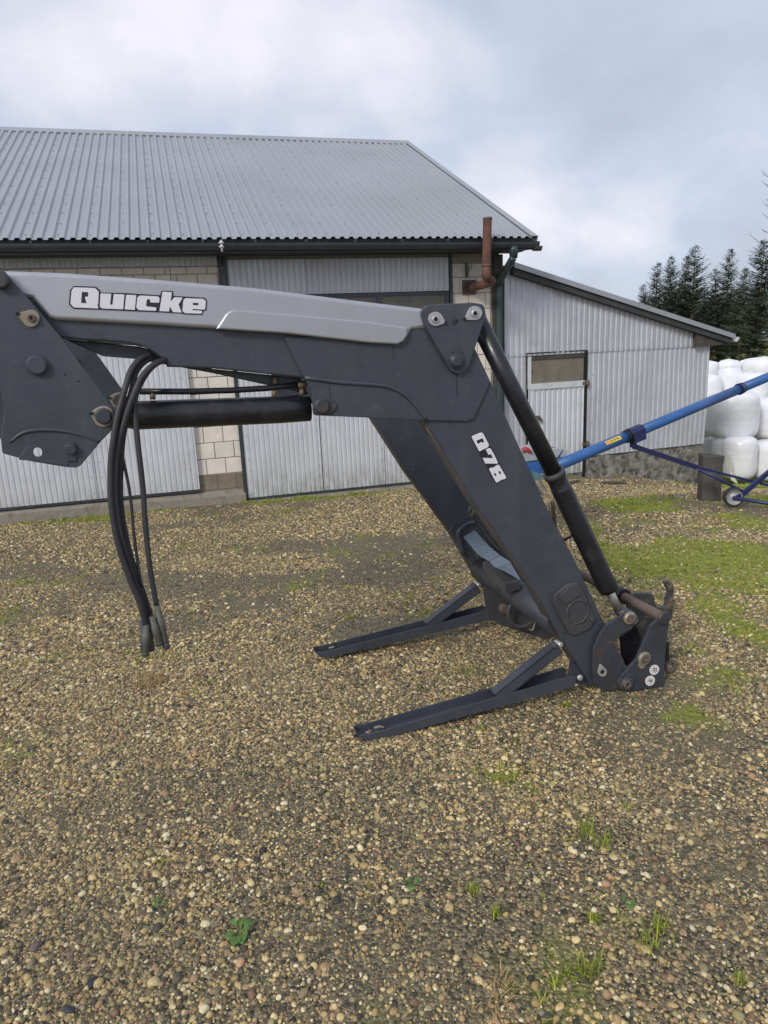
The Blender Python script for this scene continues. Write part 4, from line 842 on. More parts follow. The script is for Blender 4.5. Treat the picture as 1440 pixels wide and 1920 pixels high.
# torque tube between the arms, valve and its bent sheet cover
tt = LP.at(898, 1067, -WID) + np.array([.012, 0]); m = MB(); m.tube([LP.w(tt[0], tt[1], -.03), LP.w(tt[0], tt[1], -WID + .004)], .072, 28); tub = m.build('torque_tube', m_paint_worn, ldr)
m = MB()
for k in range(12): 
    o_ = -.30 - k * .022 - (.05 if k > 6 else 0); m.tube([LP.w(tt[0], tt[1], o_), LP.w(tt[0], tt[1], o_ - .004)], .0735, 28)
m.build('tube_ring', m_plug, tub)
tv = lambda da, dz, o_: LP.w(tt[0] + da, tt[1] + dz, o_)
edg = [((869, 1006.5), (890, 994), -.93), ((896, 1039), (917.5, 1024.6), -.74), ((917, 1051.5), (937, 1040.5), -.62), ((918, 1052.5), (938, 1041.5), -.61), ((928, 1062.5), (955, 1052), -.54), ((945, 1070), (977, 1088), -.38)]
cv = None
for i in (0, 1, 3, 4):
    m = MB(); (l0, r0, o0), (l1, r1, o1) = edg[i], edg[i + 1]; q = [LP.pw(*l0, o0), LP.pw(*r0, o0), LP.pw(*r1, o1), LP.pw(*l1, o1)]; m.hexa([x - up_ * .004 for x in q] + q); m.build('cover_sheet', m_sheetblue, ldr)
m = MB(); qa = [LP.pw(905, 1050, -.68), LP.pw(930, 1040, -.68), LP.pw(975, 1085, -.36), LP.pw(948, 1092, -.36)]; m.hexa([x - up_ * .06 for x in qa] + [x - up_ * .012 for x in qa]); m.build('valve_block', m_plug, ldr)
pxp = lambda L_, o_: [LP.pw(x, y, o_) for x, y in L_]
m = MB(); m.tube(smoothpath(pxp([(888, 964), (893, 978), (901, 992), (912, 1008), (924, 1022), (936, 1034)], -.8), 5), .010, 8); m.build('valve_hose', m_rubber, ldr)
m = MB(); m.tube(smoothpath(pxp([(893, 961), (900, 975), (910, 990), (922, 1008), (934, 1020), (944, 1032)], -.76), 5), .009, 8); m.build('valve_hose', m_rubber, ldr)
m = MB(); m.tube(pxp([(893, 952), (883, 968)], -.8), .018, 8); m.build('hose_fitting', m_fit, ldr)
m = MB(); m.tube(pxp([(882, 950), (878, 962)], -.8), .010, 8); m.build('hose_fitting', m_fit, ldr)
m = MB(); m.tube(smoothpath(pxp([(869, 1040), (861, 1012), (858.5, 1000), (864, 990.5), (876, 982), (887, 979), (893, 984)], -.94), 4), .0125, 8); m.build('guard_rim', m_paint, ldr)
cr = LP.at(980, 1147, -.55); rr2 = 27 * LP.scale(980, 1147, -.55)
m = MB(); m.tube([LP.w(cr[0] + rr2 * math.cos(t), cr[1] + rr2 * math.sin(t), -.55) for t in np.linspace(0, 2 * math.pi, 25)], .012, 8, caps=False); m.build('quick_coupler_ring', m_plug, ldr)
plate('inner_guard', LP, rnd([(905, 1100), (960, 1118), (1000, 1150), (1040, 1190), (1030, 1200), (960, 1180), (915, 1160)], 5), -.62, .014, m_plug, ldr)
disc('bolt', LP, 947, 1143, 8, -.63, -.59, m_rust, ldr)
m = MB(); m.tube(smoothpath(pxp([(1000, 1156), (1003, 1162), (1002, 1172), (998, 1182), (993, 1180)], -.35), 5), .004, 6); m.build('wire_loop', m_steel, ldr)
# parking leg: channel, strut
f5 = lambda x, y: (560 + x / 2.4, 1060 + y / 2.4)
PO0, PO1 = .02, -.075
tip = np.array(LP.at(685, 1392, PO0)); hin = np.array(LP.at(1078, 1280, PO0)); dL = hin - tip; lL = np.linalg.norm(dL); dL /= lL; nL = np.array([-dL[1], dL[0]])
hgt = .058; outl = [tip + dL * -.03 + nL * .045, tip + dL * -.01 + nL * .012, tip + dL * .05 - nL * .008, tip + dL * lL - nL * .022, tip + dL * (lL + .01) + nL * .03, tip + dL * (lL - .02) + nL * (hgt * .75), tip + dL * .1 + nL * (hgt * .62), tip + dL * .02 + nL * (hgt * .62)]
pk = nr_(plate2d('parking_leg', LP, rnd(outl, .01), [], PO0, .006, m_paint, ldr, .0015))
plate2d('channel_wall', LP, rnd(outl, .01), [], PO1, .006, m_paint, pk, .0015)
m = MB(); bs = [(-.03, .043), (-.01, .012), (.05, -.007), (lL - .01, -.020)]
for (s0, h0), (s1, h1) in zip(bs[:-1], bs[1:]):
    a, b = tip + dL * s0 + nL * h0, tip + dL * s1 + nL * h1; m.hexa([LP.w(*a, PO0 - .003), LP.w(*b, PO0 - .003), LP.w(*b, PO1 - .003), LP.w(*a, PO1 - .003), *(LP.w(*(q + nL * .005), o_) for q, o_ in ((a, PO0 - .003), (b, PO0 - .003), (b, PO1 - .003), (a, PO1 - .003)))])
m.build('channel_floor', m_paint, pk)
for x, y in (f5(370, 790), f5(285, 787)): disc('bolt', LP, x, y, 3.2, PO0 - .001, PO0 + .006, m_rust, pk, n=10)
disc('pin', LP, 1089, 1272, 4.8, PO0 - .004, PO0 + .008, m_zinc, pk, ch=.3)
m = MB(); s0 = np.array(LP.at(930, 1306, -.01)); s1 = np.array(LP.at(1047, 1213, -.01)); ds = (s1 - s0) / np.linalg.norm(s1 - s0); ns_ = np.array([-ds[1], ds[0]])
for o0, o1, h0, h1 in ((.012, .006, -.028, .028), (.012, -.045, -.028, -.023), (.012, -.045, .023, .028)):
    c8 = [LP.w(*(s0 + ns_ * h0), o0), LP.w(*(s1 + ns_ * h0), o0), LP.w(*(s1 + ns_ * h0), o1), LP.w(*(s0 + ns_ * h0), o1), LP.w(*(s0 + ns_ * h1), o0), LP.w(*(s1 + ns_ * h1), o0), LP.w(*(s1 + ns_ * h1), o1), LP.w(*(s0 + ns_ * h1), o1)]
    m.hexa(c8)
m.build('strut', m_paint, pk); disc('bolt', LP, 1052, 1210, 4.6, -.03, .017, m_zinc, pk, ch=.3); disc('bolt', LP, 1044, 1213, 4, -.03, .018, m_plug, pk)
m = MB(); sp_ = [LP.w(*(tip + dL * (.06 + .03 * k / 40) + nL * (.035 + .007 * math.sin(k * 1.3))), -.02 + .007 * math.cos(k * 1.3)) for k in range(41)]; m.tube(sp_, .0018, 5); m.build('spring', m_steel, pk)
# repeat for the far arm
def copy_tree(o, parent, shift):
    c = o.copy(); COL.objects.link(c); c.parent = parent
    if shift is not None: c.location = o.location + shift
    for ch in [x for x in o.children]:
        if ch.name.split('.')[0] in ('letter', 'letter_outline', 'number', 'number_outline', 'sticker', 'sticker_print') or (ch.name.startswith('washer') and o.name.startswith('carrier')): continue
        copy_tree(ch, c, None)
    return c
for o in near: copy_tree(o, ldr, Vector(-LP.n * WID))
# seams, drips and bare scratches in the paint
def marks(name, ma, off, strokes, w, par):
    for st in strokes:
        m = MB(); n_ = len(st); vs = []
        for i, (x, y) in enumerate(st):
            j = min(i, n_ - 2); dx_, dy_ = st[j + 1][0] - st[j][0], st[j + 1][1] - st[j][1]; l = math.hypot(dx_, dy_); ww = w * (.35 + .65 * math.sin(math.pi * (i + .6) / n_)); nx_, ny_ = -dy_ / l * ww, dx_ / l * ww
            vs += [LP.pw(x + nx_, y + ny_, off), LP.pw(x - nx_, y - ny_, off)]
        m.add(vs, [(2 * i, 2 * i + 1, 2 * i + 3, 2 * i + 2) for i in range(n_ - 1)]); m.build(name, ma, par)
marks('paint_seam', m_hole, .0126, [[(617, 719), (619, 740), (622, 765), (624, 782)], [(856, 698), (856, 715), (857, 735), (856.5, 746)], [(738, 650), (738, 660), (738.5, 674)]], .55, knee)
marks('paint_scratch', m_scratch, .0126, [[(780, 668), (784, 674), (787, 672)], [(803, 760), (812, 748), (820, 736)], [(843, 747), (846, 752), (845, 758)], [(700, 665), (712, 668)], [(650, 690), (662, 700), (668, 702)], [(872, 740), (880, 728)], [(741, 700), (752, 703)]], .7, knee)
marks('paint_scratch', m_scratch, .0008, [[(905, 930), (930, 922), (960, 917), (990, 905)], [(918, 985), (940, 975), (968, 972)], [(1005, 1005), (1020, 1015)], [(985, 1060), (996, 1078)], [(955, 870), (960, 880)]], .6, leg)
marks('paint_scratch', m_scratch, -WID + .0008, [[(772, 886), (776, 876), (778, 866)], [(803, 888), (810, 880), (816, 876)], [(840, 1000), (846, 990), (851, 981)], [(760, 872), (790, 868)], [(750, 820), (756, 832)]], 1.1, leg)
marks('paint_scratch', m_scratch, MO + .0008, [[(97, 646), (120, 678), (150, 714), (172, 740)], [(40, 780), (52, 790)], [(160, 760), (168, 752)], [(90, 780), (104, 786)], [(60, 618), (61, 632)]], .6, mast)
marks('paint_scratch', m_scratch, .0012, [[(330, 640), (346, 643)], [(204, 630), (214, 633)], [(470, 660), (476, 667)]], .7, beam)
# hoses hanging from the beam
HA = lambda pts, off: [LP.pw(160 + x / 3.095, 640 + y / 3.095, off if not hasattr(off, '__len__') else off[i]) for i, (x, y) in enumerate(pts)]
for pts, rad, off in (([(463, 108), (400, 135), (330, 205), (285, 300), (240, 425), (200, 560), (178, 700), (172, 850), (178, 950), (200, 1100), (255, 1290), (318, 1480), (362, 1620)], .0115, [.0, .05, .08, .09, .09, .09, .09, .09, .09, .09, .08, .07, .06]),
                      ([(375, 80), (320, 100), (265, 170), (235, 260), (210, 345), (185, 440), (165, 560), (148, 700), (146, 850), (152, 960), (188, 1170), (255, 1370), (315, 1520), (352, 1650)], .0115, [-.02, .02, .05, .075, .085, .095, .1, .1, .1, .1, .1, .1, .1, .09]),
                      ([(420, 120), (345, 190), (300, 280), (288, 390), (305, 590), (333, 840), (350, 1080), (376, 1320), (415, 1540)], .0105, [.0, .03, .06, .075, .085, .085, .085, .08, .075]),
                      ([(400, 85), (330, 130), (290, 190), (268, 290), (240, 380), (215, 470), (200, 560), (195, 660)], .0105, [-.03, 0, .03, .055, .07, .08, .08, .08]),
                      ([(440, 110), (372, 165), (318, 250), (280, 350), (236, 470), (214, 600), (205, 760), (204, 900), (222, 1060), (268, 1260), (330, 1440), (385, 1610)], .0105, [-.02, .01, .04, .06, .065, .065, .065, .065, .065, .065, .06, .055]),
                      ([(205, 600), (218, 680), (250, 830), (268, 960), (282, 1120), (305, 1290), (325, 1420)], .006, .07)):
    m = MB(); m.tube(smoothpath(HA(pts, off), 6), rad, 12); m.build('hydraulic_hose', m_rubber, ldr)
for (x0, y0), (x1, y1), off in (((352, 1640), (350, 1815), .09), ((360, 1610), (382, 1785), .06), ((385, 1595), (432, 1755), .085), ((415, 1530), (470, 1770), .075)):
    p_, q_ = HA([(x0, y0), (x1, y1)], off); d_ = q_ - p_
    m = MB(); m.tube([p_, p_ + d_ * .3, p_ + d_ * .31, p_ + d_ * .62, p_ + d_ * .64, p_ + d_ * .86, p_ + d_ * .9], [.0125, .013, .0155, .0155, .0142, .0142, .0125], 12); f_ = m.build('hose_coupling', m_fit, ldr)
    m = MB(); m.tube([p_ + d_ * .9, p_ + d_ * 1.02, p_ + d_ * 1.06], [.0145, .0145, .011], 12); m.build('dust_cap', m_plug, f_)
p_, q_ = HA([(330, 1620), (345, 1800)], .085); m = MB(); m.tube([p_, p_ + (q_ - p_) * .5, p_ + (q_ - p_) * .52, q_], [.009, .009, .0135, .0145], 10); m.build('dust_cap', m_plug, ldr)

# ------------------------------------------------------------------ blue grain auger
au = thing('grain_auger', 'long blue tubular grain auger on a wheeled navy frame', 'auger', ground(1375, 953))
tp = lambda x, y, d: at_depth(x, y, d)
TA, TB = tp(1030, 879.5, 6.85), tp(1440, 707, 8.15); td = (TB - TA) / np.linalg.norm(TB - TA); TB2 = TB + td * 2.6
def on_tube(px): 
    lo, hi = 0., np.linalg.norm(TB2 - TA)
    for _ in range(40):
        mid = (lo + hi) / 2
        if proj(TA + td * mid)[0] < px: lo = mid
        else: hi = mid
    return TA + td * lo
m = MB(); m.tube([TA, on_tube(1180)], .056, 20); m.build('auger_tube', m_blue, au)
m = MB(); m.tube([on_tube(1181), on_tube(1384)], .053, 20); m.build('auger_tube', m_blue, au)
m = MB(); m.tube([on_tube(1386), TB2], .0525, 20); m.build('auger_tube', m_blue, au)
def ringat(px, r, w, name, ma):
    c = on_tube(px); m = MB(); m.tube([c - td * w, c + td * w], r, 20); return m.build(name, ma, au)
ringat(1174, .068, .008, 'flange', m_black); ringat(1179, .072, .008, 'flange', m_black); ringat(1386, .066, .012, 'joint_ring', m_navy); ringat(1391, .062, .006, 'joint_ring', m_trim)
side = np.cross(td, up_); side /= np.linalg.norm(side); tu = np.cross(side, td)
c0, c1 = on_tube(1181), on_tube(1202); m = MB()
m.prof([side * .062 - tu * .085, side * .062 + tu * .03, side * .03 + tu * .066, -side * .03 + tu * .066, -side * .062 + tu * .03, -side * .062 - tu * .085], c0, c1); m.build('bracket', m_navy, au)
m = MB(); c2 = on_tube(1186) - tu * .08; m.bar(c2, c2 - up_ * .06, .05, .05, up=side); m.build('bracket_lug', m_navy, au)
wc = tp(1375, 931.5, float((ROT.T @ (ground(1375, 953) - EYE))[2]))
dm = lambda p: float((ROT.T @ (np.array(p) - EYE))[2]); dw = dm(wc)
j0 = c2 - up_ * .05; j1 = tp(1306, 876, dw); 
m = MB(); m.bar(j0, j1, .03, .05); m.build('strut', m_navy, au)
m = MB(); m.bar(j1 - (j1 - j0) * .03, tp(1440, 910, dw + .1) * 2 - j1, .028, .028); m.build('strut', m_navy, au)
m = MB(); m.tube([tp(1310, 880, dw - .02), tp(1397, 923, dw - .0)], .016, 10); m.build('strut', m_navy, au)
m = MB(); m.bar(tp(1378, 934, dw - .03), tp(1400, 922, dw - .03), .03, .04); m.bar(tp(1392, 927, dw - .03), tp(1450, 878, dw + .05), .034, .05); m.build('frame_bar', m_navy, au)
m = MB(); ax0, ax1 = tp(1374, 933, dw - .04), tp(1440, 944, dw - .1); m.tube([ax0, ax0 + (ax1 - ax0) * 3.], .02, 12); m.build('axle', m_navy, au)
axd = (ax1 - ax0) / np.linalg.norm(ax1 - ax0); axd = np.array([-.12, -.99, 0]); axd /= np.linalg.norm(axd); hx = np.cross(up_, axd)
def wheel(c, name='wheel'):
    w = thing(name, None, None, (0, 0, 0)); w.parent = au; w.location = Vector(c) - au.location
    def lathe(prf, nm, ma, n=28):
        m = MB(); vs = [c + axd * o_ + (hx * math.cos(2 * math.pi * j / n) + up_ * math.sin(2 * math.pi * j / n)) * r for r, o_ in prf for j in range(n)]
        m.add(vs, [(i * n + j, i * n + (j + 1) % n, (i + 1) * n + (j + 1) % n, (i + 1) * n + j) for i in range(len(prf) - 1) for j in range(n)], True); m.build(nm, ma, w)
    R0 = .108
    lathe([(R0 * .74, -.038), (R0 * .86, -.042), (R0 * .97, -.034), (R0, -.015), (R0, .015), (R0 * .97, .034), (R0 * .86, .042), (R0 * .74, .038), (R0 * .74, -.038)], 'tyre', m_tyre)
    lathe([(R0 * .78, .041), (R0 * .73, .043), (R0 * .69, .03), (R0 * .66, .02), (R0 * .3, .012), (R0 * .27, .03), (R0 * .12, .034), (.001, .034)], 'rim', m_rim)
    lathe([(R0 * .74, -.03), (R0 * .3, -.02), (.001, -.02)], 'rim_back', m_rim)
wheel(wc); wheel(ax0 + (ax1 - ax0) * 3. + up_ * .0)
# yellow sticker wrapped on the tube
s0, s1 = on_tube(1131), on_tube(1159); m = MB(); m2 = MB(); toeye = EYE - (s0 + s1) / 2; toeye -= td * (toeye @ td); toeye /= np.linalg.norm(toeye); sd = np.cross(td, toeye)
def patch(mb, a, b, t0, t1, r):
    vs = []
    for p_ in (a, b):
        for t in np.linspace(t0, t1, 5): vs.append(p_ + (toeye * math.cos(t) + tu * math.sin(t)) * r)
    mb.add(vs, [(i, i + 1, 6 + i, 5 + i) for i in range(4)])
tu = np.cross(toeye, td); tu = tu if tu[2] > 0 else -tu
patch(m, s0, s1, -.05, .72, .0572); stk = m.build('warning_sticker', m_yellow, au)
ln = s1 - s0; patch(m2, s0 + ln * .05, s0 + ln * .24, .02, .65, .0578); m2.build('sticker_mark', m_orange, au)
m = MB()
for k in range(5): patch(m, s0 + ln * (.32 + .12 * k), s0 + ln * (.39 + .12 * k), .15 + .1 * (k % 2), .5, .0578)
m.build('sticker_print', m_plug, au)

# ------------------------------------------------------------------ low machine behind the cylinder
MP = Pl(tp(1020, 870, 6.95), 12)
mc = thing('seed_hopper', 'low blue hopper with grey lid, chain and red cord behind the black cylinder', 'hopper', MP.pw(1020, 915))
def mp(x, y, o=0): return MP.pw(x, y, o)
def wedge(pxs, o0, o1, nm, ma, bev=.004): return plate(nm, MP, pxs, o0, o0 - o1, ma, mc, bevel=bev)
wedge([(940, 846), (1052, 840), (1056, 842), (1046, 858), (985, 866), (930, 866)], .0, -.35, 'lid', m_greycover, .006)
wedge([(1055, 843), (1064, 844), (1063, 856), (1049, 858)], -.02, -.3, 'lid_flap', m_greycover)
wedge([(930, 867), (985, 867), (1050, 859), (1052, 866), (1030, 886), (1000, 890), (940, 890)], -.01, -.33, 'body', m_blue)
wedge([(1050, 866), (1062, 860), (1070, 864), (1066, 869), (1048, 880), (1040, 880)], -.04, -.2, 'chute', m_navy)
for x, y, d_ in ((985, 889, -.1), (945, 890, -.1), (975, 889, -.3)):
    m = MB(); q = mp(x, y, d_); m.bar(q, (q[0], q[1], float(gz(q[0], q[1])) - .01), .03, .03, up=(1, 0, 0)); m.build('foot', m_wood, mc)
m = MB()
for k in range(2): m.tube(smoothpath([mp(978 + 3 * k, 843 + 5 * k, .01), mp(984, 839 + 4 * k, .02), mp(991, 842 + 4 * k, .03), mp(996, 847 + 2 * k, .02)], 4), .009, 8)
m.build('red_cord', m_red, mc)
m = MB()
for k in range(7):
    c = mp(1026 + 2.2 * k, 841 + 1.5 * (k % 2), -.04); m.tube([c + MP.u * .011 * math.cos(t) + (MP.n * (k % 2) + up_ * (1 - k % 2)) * .009 * math.sin(t) for t in np.linspace(0, 2 * math.pi, 11)], .005, 6, caps=False)
m.build('chain', m_black, mc)
m = MB(); ca, cb = mp(1004, 900, .06), mp(1022, 924, .06); cd = (cb - ca) / np.linalg.norm(cb - ca); cx = np.cross(cd, MP.n); cx /= np.linalg.norm(cx)
m.tube([ca + (cb - ca) * k / 120 + (cx * math.cos(k * .63) + MP.n * math.sin(k * .63)) * .034 for k in range(121)], .0055, 6); m.build('coil_spring', m_steel, mc)
wedge([(998, 884), (1008, 886), (1018, 896), (1016, 902), (1004, 904), (1000, 896)], .04, -.02, 'spring_bracket', m_teal, .003)

# ------------------------------------------------------------------ wooden post, bales
gp = ground(1337, 940); dP = dm(gp)
post = MB(); a = [tp(1318, 855, dP), tp(1358.5, 856, dP), tp(1350, 941, dP), tp(1316, 936, dP)]; bkv = np.array([.03, .20, 0]); f_ = lambda p, q, t: p * (1 - t) + q * t
rows = 6; vs = []
for i in range(rows):
    t = i / (rows - 1); l, r_ = f_(a[0], a[3], t), f_(a[1], a[2], t)
    for k, (p_, o_) in enumerate(((l, 0), (f_(l, r_, .5) - np.array([0, .03, 0]), 0), (r_, 0), (r_, 1), (l, 1))): vs.append(p_ + bkv * o_ + np.array([R_.uniform(-.008, .008), 0, -.03 if i == rows - 1 else R_.uniform(-.008, .008)]))
post.add(vs, [(i * 5 + j, i * 5 + (j + 1) % 5, (i + 1) * 5 + (j + 1) % 5, (i + 1) * 5 + j) for i in range(rows - 1) for j in range(5)] + [(4, 3, 2, 1, 0)])
tag(post.build('post', m_wood), 'thick weathered dark post standing at the corner of the shed', 'post')

def bale(x0, x1, ytop, ybot, d, label, seed, sq=6.5):
    """wrapped round bale standing on end; its outline width and height read from the photograph at depth d"""
    c = tp((x0 + x1) / 2, ybot, d); r = (x1 - x0) / 2 * d / FPX * 1.0; h = (ybot - ytop) / FPX * d * 1.06; m = MB(); n, k = 64, 30; vs = []
    for i in range(k + 1):
        t = -1 + 2 * i / k; rad = r * max(.0, (1 - abs(t) ** sq)) ** (1 / 3.0); rad = max(rad, .02 * r)
        for j in range(n):
            an = 2 * math.pi * j / n; nz = 1 + .035 * mnoise.noise(Vector((math.cos(an) * 1.6 + seed * 5, math.sin(an) * 1.6, t * 1.3))) + .02 * mnoise.noise(Vector((math.cos(an) * 9 + seed, math.sin(an) * 9, t * 2.2))) + .012 * mnoise.noise(Vector((math.cos(an) * 3 + seed, math.sin(an) * 3, t * 9)))
            zz = h / 2 * (1 + t) * (1 + .03 * mnoise.noise(Vector((math.cos(an) + seed, math.sin(an), 9.))) * (t > 0)) 
            vs.append((math.cos(an) * rad * nz, math.sin(an) * rad * nz, zz))
    m.add(vs, [(i * n + j, i * n + (j + 1) % n, (i + 1) * n + (j + 1) % n, (i + 1) * n + j) for i in range(k) for j in range(n)] + [tuple(range(n - 1, -1, -1)), tuple(k * n + j for j in range(n))], True)
    o = m.build('silage_bale', m_bale); o.location = c + ROT @ np.array([0, 0, r]) * np.array([1, 1, 0]); return tag(o, label, 'bale', 'white wrapped bales stacked beside the shed')
BL = [(1367, 1429, 825, 904, 14.0, 'wrapped white bale at the front bottom, behind the auger wheel'), (1344, 1392, 824, 903, 14.5, 'narrow-looking bottom bale just behind the dark post, partly covered by the next bale'),
      (1306, 1347, 823, 893, 15.3, 'bottom bale half hidden between the shed corner and the dark post'), (1427, 1492, 833, 906, 14.1, 'bottom bale cut off by the right edge of the picture'),
      (1346, 1438, 741, 828, 14.2, 'widest bale of the stack, bulging just below the auger joint ring'), (1284, 1349, 748, 825, 15.2, 'middle bale half hidden by the shed corner, below the auger tube'),
      (1434, 1512, 752, 830, 14.6, 'middle bale cut off by the right picture edge'),
      (1300, 1362, 709, 788, 16.4, 'upper bale directly beside the shed wall, above the auger tube'), (1352, 1396, 694, 770, 16.6, 'upper bale with its top showing between two taller ones above the auger'),
      (1392, 1458, 704, 790, 16.2, 'upper bale the auger tube crosses at the right edge'), (1312, 1353, 683, 760, 18.4, 'topmost bale touching the shed outline'), (1350, 1394, 680.5, 760, 18.6, 'topmost bale second from the shed'),
      (1386, 1414, 680.5, 760, 19.2, 'topmost narrow bale sunk between two neighbours'), (1406, 1476, 677, 760, 18.2, 'topmost bale at the right edge of the picture'), (1318, 1380, 770, 835, 15.9, 'bale mostly hidden between the widest bale and the shed'), (1400, 1470, 772, 835, 15.6, 'bale mostly hidden behind the widest bale at its right'), (1330, 1400, 826, 895, 15.6, 'bottom bale almost wholly hidden behind the front two')]
for i, b in enumerate(BL):
    if b[5]: bale(*b[:5], b[5], i + 1)
m = MB(); fl = [tp(x, y, 13.75) for x, y in ((1366, 858), (1368, 880), (1371, 900), (1378, 906))]; fr_ = [tp(x, y, 13.7) for x, y in ((1370, 856), (1373, 880), (1378, 896), (1384, 907))]
m.add(fl + fr_ + [p_ + np.array([.0, .02, 0]) for p_ in fl + fr_], [(0, 4, 5, 1), (1, 5, 6, 2), (2, 6, 7, 3), (8, 9, 13, 12), (9, 10, 14, 13), (10, 11, 15, 14), (0, 1, 9, 8), (1, 2, 10, 9), (2, 3, 11, 10), (4, 12, 13, 5), (5, 13, 14, 6), (6, 14, 15, 7)])
tag(m.build('wrap_tail', m_film), 'loose tail of cream film hanging down the front bottom bale', 'film')

# ------------------------------------------------------------------ spruces
def spruce_mesh(seed, h, w, bare=.1):
    rr = random.Random(seed); m = MB(); z = h * bare
    while z < h * .985:
        t = (z - h * bare) / (h * (1 - bare)); L0 = w * ((1 - t) ** .8) * (.55 + .45 * min(1, t * 5 + .45)) + .10
        for k in range(rr.randint(6, 8)):
            a = rr.uniform(0, 6.28); L = L0 * rr.uniform(.55, 1.2)
            if rr.random() < .06: continue
            droop = -.30 + .75 * t; d = Vector((math.cos(a), math.sin(a), 0)); s = Vector((-d.y, d.x, 0)); b = Vector((0, 0, z + rr.uniform(-.1, .1)))
            nseg = max(3, int(L / .15))
            for q in range(nseg):
                f = (q + .6) / nseg; p_ = b + d * L * f + Vector((0, 0, L * (droop * f + .28 * f * f)))
                for sg in (-1, 1, 0):
                    l = (.40 * (1 - f * .4) * rr.uniform(.6, 1.3)) * (.55 + .45 * min(1, L)); dr = (d * .75 + s * sg * .9 + Vector((0, 0, rr.uniform(-.55, .15)))).normalized() * l
                    wd = (s * .5 - d * .3 * sg + Vector((0, 0, rr.uniform(-.4, .4)))).normalized() * l * .15; m.add([p_ - wd * .6, p_ + dr * .55 - wd, p_ + dr, p_ + dr * .5 + wd], [(0, 1, 2, 3)])
        z += h * .021 * rr.uniform(.7, 1.25) * (1.15 - .5 * t)
    for k in range(5):
        a = k * 1.26; d = Vector((math.cos(a), math.sin(a), .9)) * .16; b = Vector((0, 0, h * .955 + .05 * k)); m.add([b, b + d * .6 + Vector((0, 0, .03)), b + d], [(0, 1, 2)])
    me = bpy.data.meshes.new('crown'); me.from_pydata(m.v, [], m.f); me.materials.append(m_needle)
    tr = MB(); tr.tube([(0, 0, -.5), (0, 0, h * .5), (0, 0, h * .96), (0, 0, h + .12)], [.013 * h, .008 * h, .002 * h, .001 * h], 8)
    tm = bpy.data.meshes.new('trunk'); tm.from_pydata(tr.v, [], tr.f); tm.materials.append(m_bark); return me, tm
VAR = [spruce_mesh(11 + k, 12, (3.0, 2.6, 3.4, 2.7, 3.1)[k], (.12, .16, .10, .15, .09)[k]) for k in range(5)]
def spruce(px, ytop, d, k, label, grp, wk=1.):
    b = at_depth(px, ytop, d); g_ = float(gz(b[0], b[1])); h = b[2] - g_; s = h / 12.0
    t = thing('spruce', label, 'tree', (b[0], b[1], g_), grp); t.rotation_euler.z = R_.uniform(0, 6.28)
    for nm, me in zip(('crown', 'trunk'), VAR[k]): 
        o = link(nm, me, None, t); o.scale = (s * wk * 1.2, s * wk * 1.2, s)
G1 = 'spruces in the row behind the bales'
for i, (px, yt, d, k, lb, wk) in enumerate((
        (1207, 532, 74, 0, 'small spruce at the low left end of the row, just over the shed roof', .9), (1233, 489, 75, 1, 'dark spruce second from the left end of the row above the shed roof', .95), (1259, 479, 76, 2, 'full dark spruce third from the left of the row over the shed', .8),
        (1288, 475, 77, 3, 'spruce with a thin tip just left of the tallest middle spruce', .85), (1304.5, 459, 74, 0, 'tallest pointed spruce in the middle of the row', .95), (1344, 500, 75, 1, 'shorter thin spruce just right of the tallest middle one', .95),
        (1369, 466, 76, 4, 'slender spruce with a long bare tip right of the middle', .8), (1397, 499, 73, 3, 'low slender spruce beside the big spruce at the right', .9), (1434, 448, 66, 2, 'big broad spruce at the right picture edge', 1.0),
        (1472, 440, 70, 1, None, 1), (1510, 470, 72, 0, None, 1))):
    if lb: spruce(px, yt, d, k, lb, G1, wk)
BL_ = ('far left end, over the shed roof', 'gap between the second and third front spruces', 'gap left of the thin tipped spruce', 'gap just left of the tallest spruce', 'wide gap right of the tallest spruce', 'same wide gap, nearer the shorter thin spruce', 'gap left of the slender bare tipped spruce', 'gap left of the low slender spruce', 'gap left of the big broad spruce', 'lower branches of the big broad spruce')
for i, px in enumerate((1216, 1246, 1274, 1297, 1322, 1334, 1356, 1384, 1412, 1424)):
    spruce(px, (556, 548, 530, 545, 538, 552, 545, 540, 548, 530)[i], 86 + (i % 3) * 4, i % 5, ('low back row spruce in the ' + BL_[i]) if i < 9 else 'lower back row spruce seen through the lower branches of the big broad spruce', 'lower spruces behind the front row', 2.3)
# bare deciduous twigs reaching in at the right edge
bt = thing('bare_tree', 'leafless tree whose thin twigs reach in at the right edge against the sky', 'tree', (lambda b: (b[0], b[1], float(gz(b[0], b[1]))))(at_depth(1462, 500, 50)))
m = MB(); b0 = np.array(bt.location); tops = at_depth(1452, 300, 50); m.tube([b0 - [0, 0, .3], b0 * .5 + tops * .5 + [.2, 0, 0], tops], [.16, .09, .012], 8); m.build('trunk', m_twig, bt)
m = MB()
def twig(p, d, l, r, dep):
    d = d / np.linalg.norm(d); q = p + d * l; m.tube([p, p + d * l * .5 + np.array([0, 0, .04 * l]), q], [r, r * .75, r * .45], 5)
    if dep:
        for k in range(3): twig(p + d * l * (.4 + .25 * k), d + np.array([R_.uniform(-.6, .6), R_.uniform(-.6, .6), R_.uniform(-.3, .6)]), l * R_.uniform(.35, .55), r * .5, dep - 1)
rt = ROT @ np.array([1., 0, 0])
for py, L in ((330, 1.1), (350, 1.0), (385, .85), (405, .8), (430, .9), (462, 1.7), (480, 1.5), (370, .6), (318, .5)):
    p_ = at_depth(1456, py + 12, 50); twig(p_, -rt * 1.0 + np.array([0, R_.uniform(-.3, .3), R_.uniform(.25, .7)]), L, .022, 3)
m.build('branches', m_twig, bt)

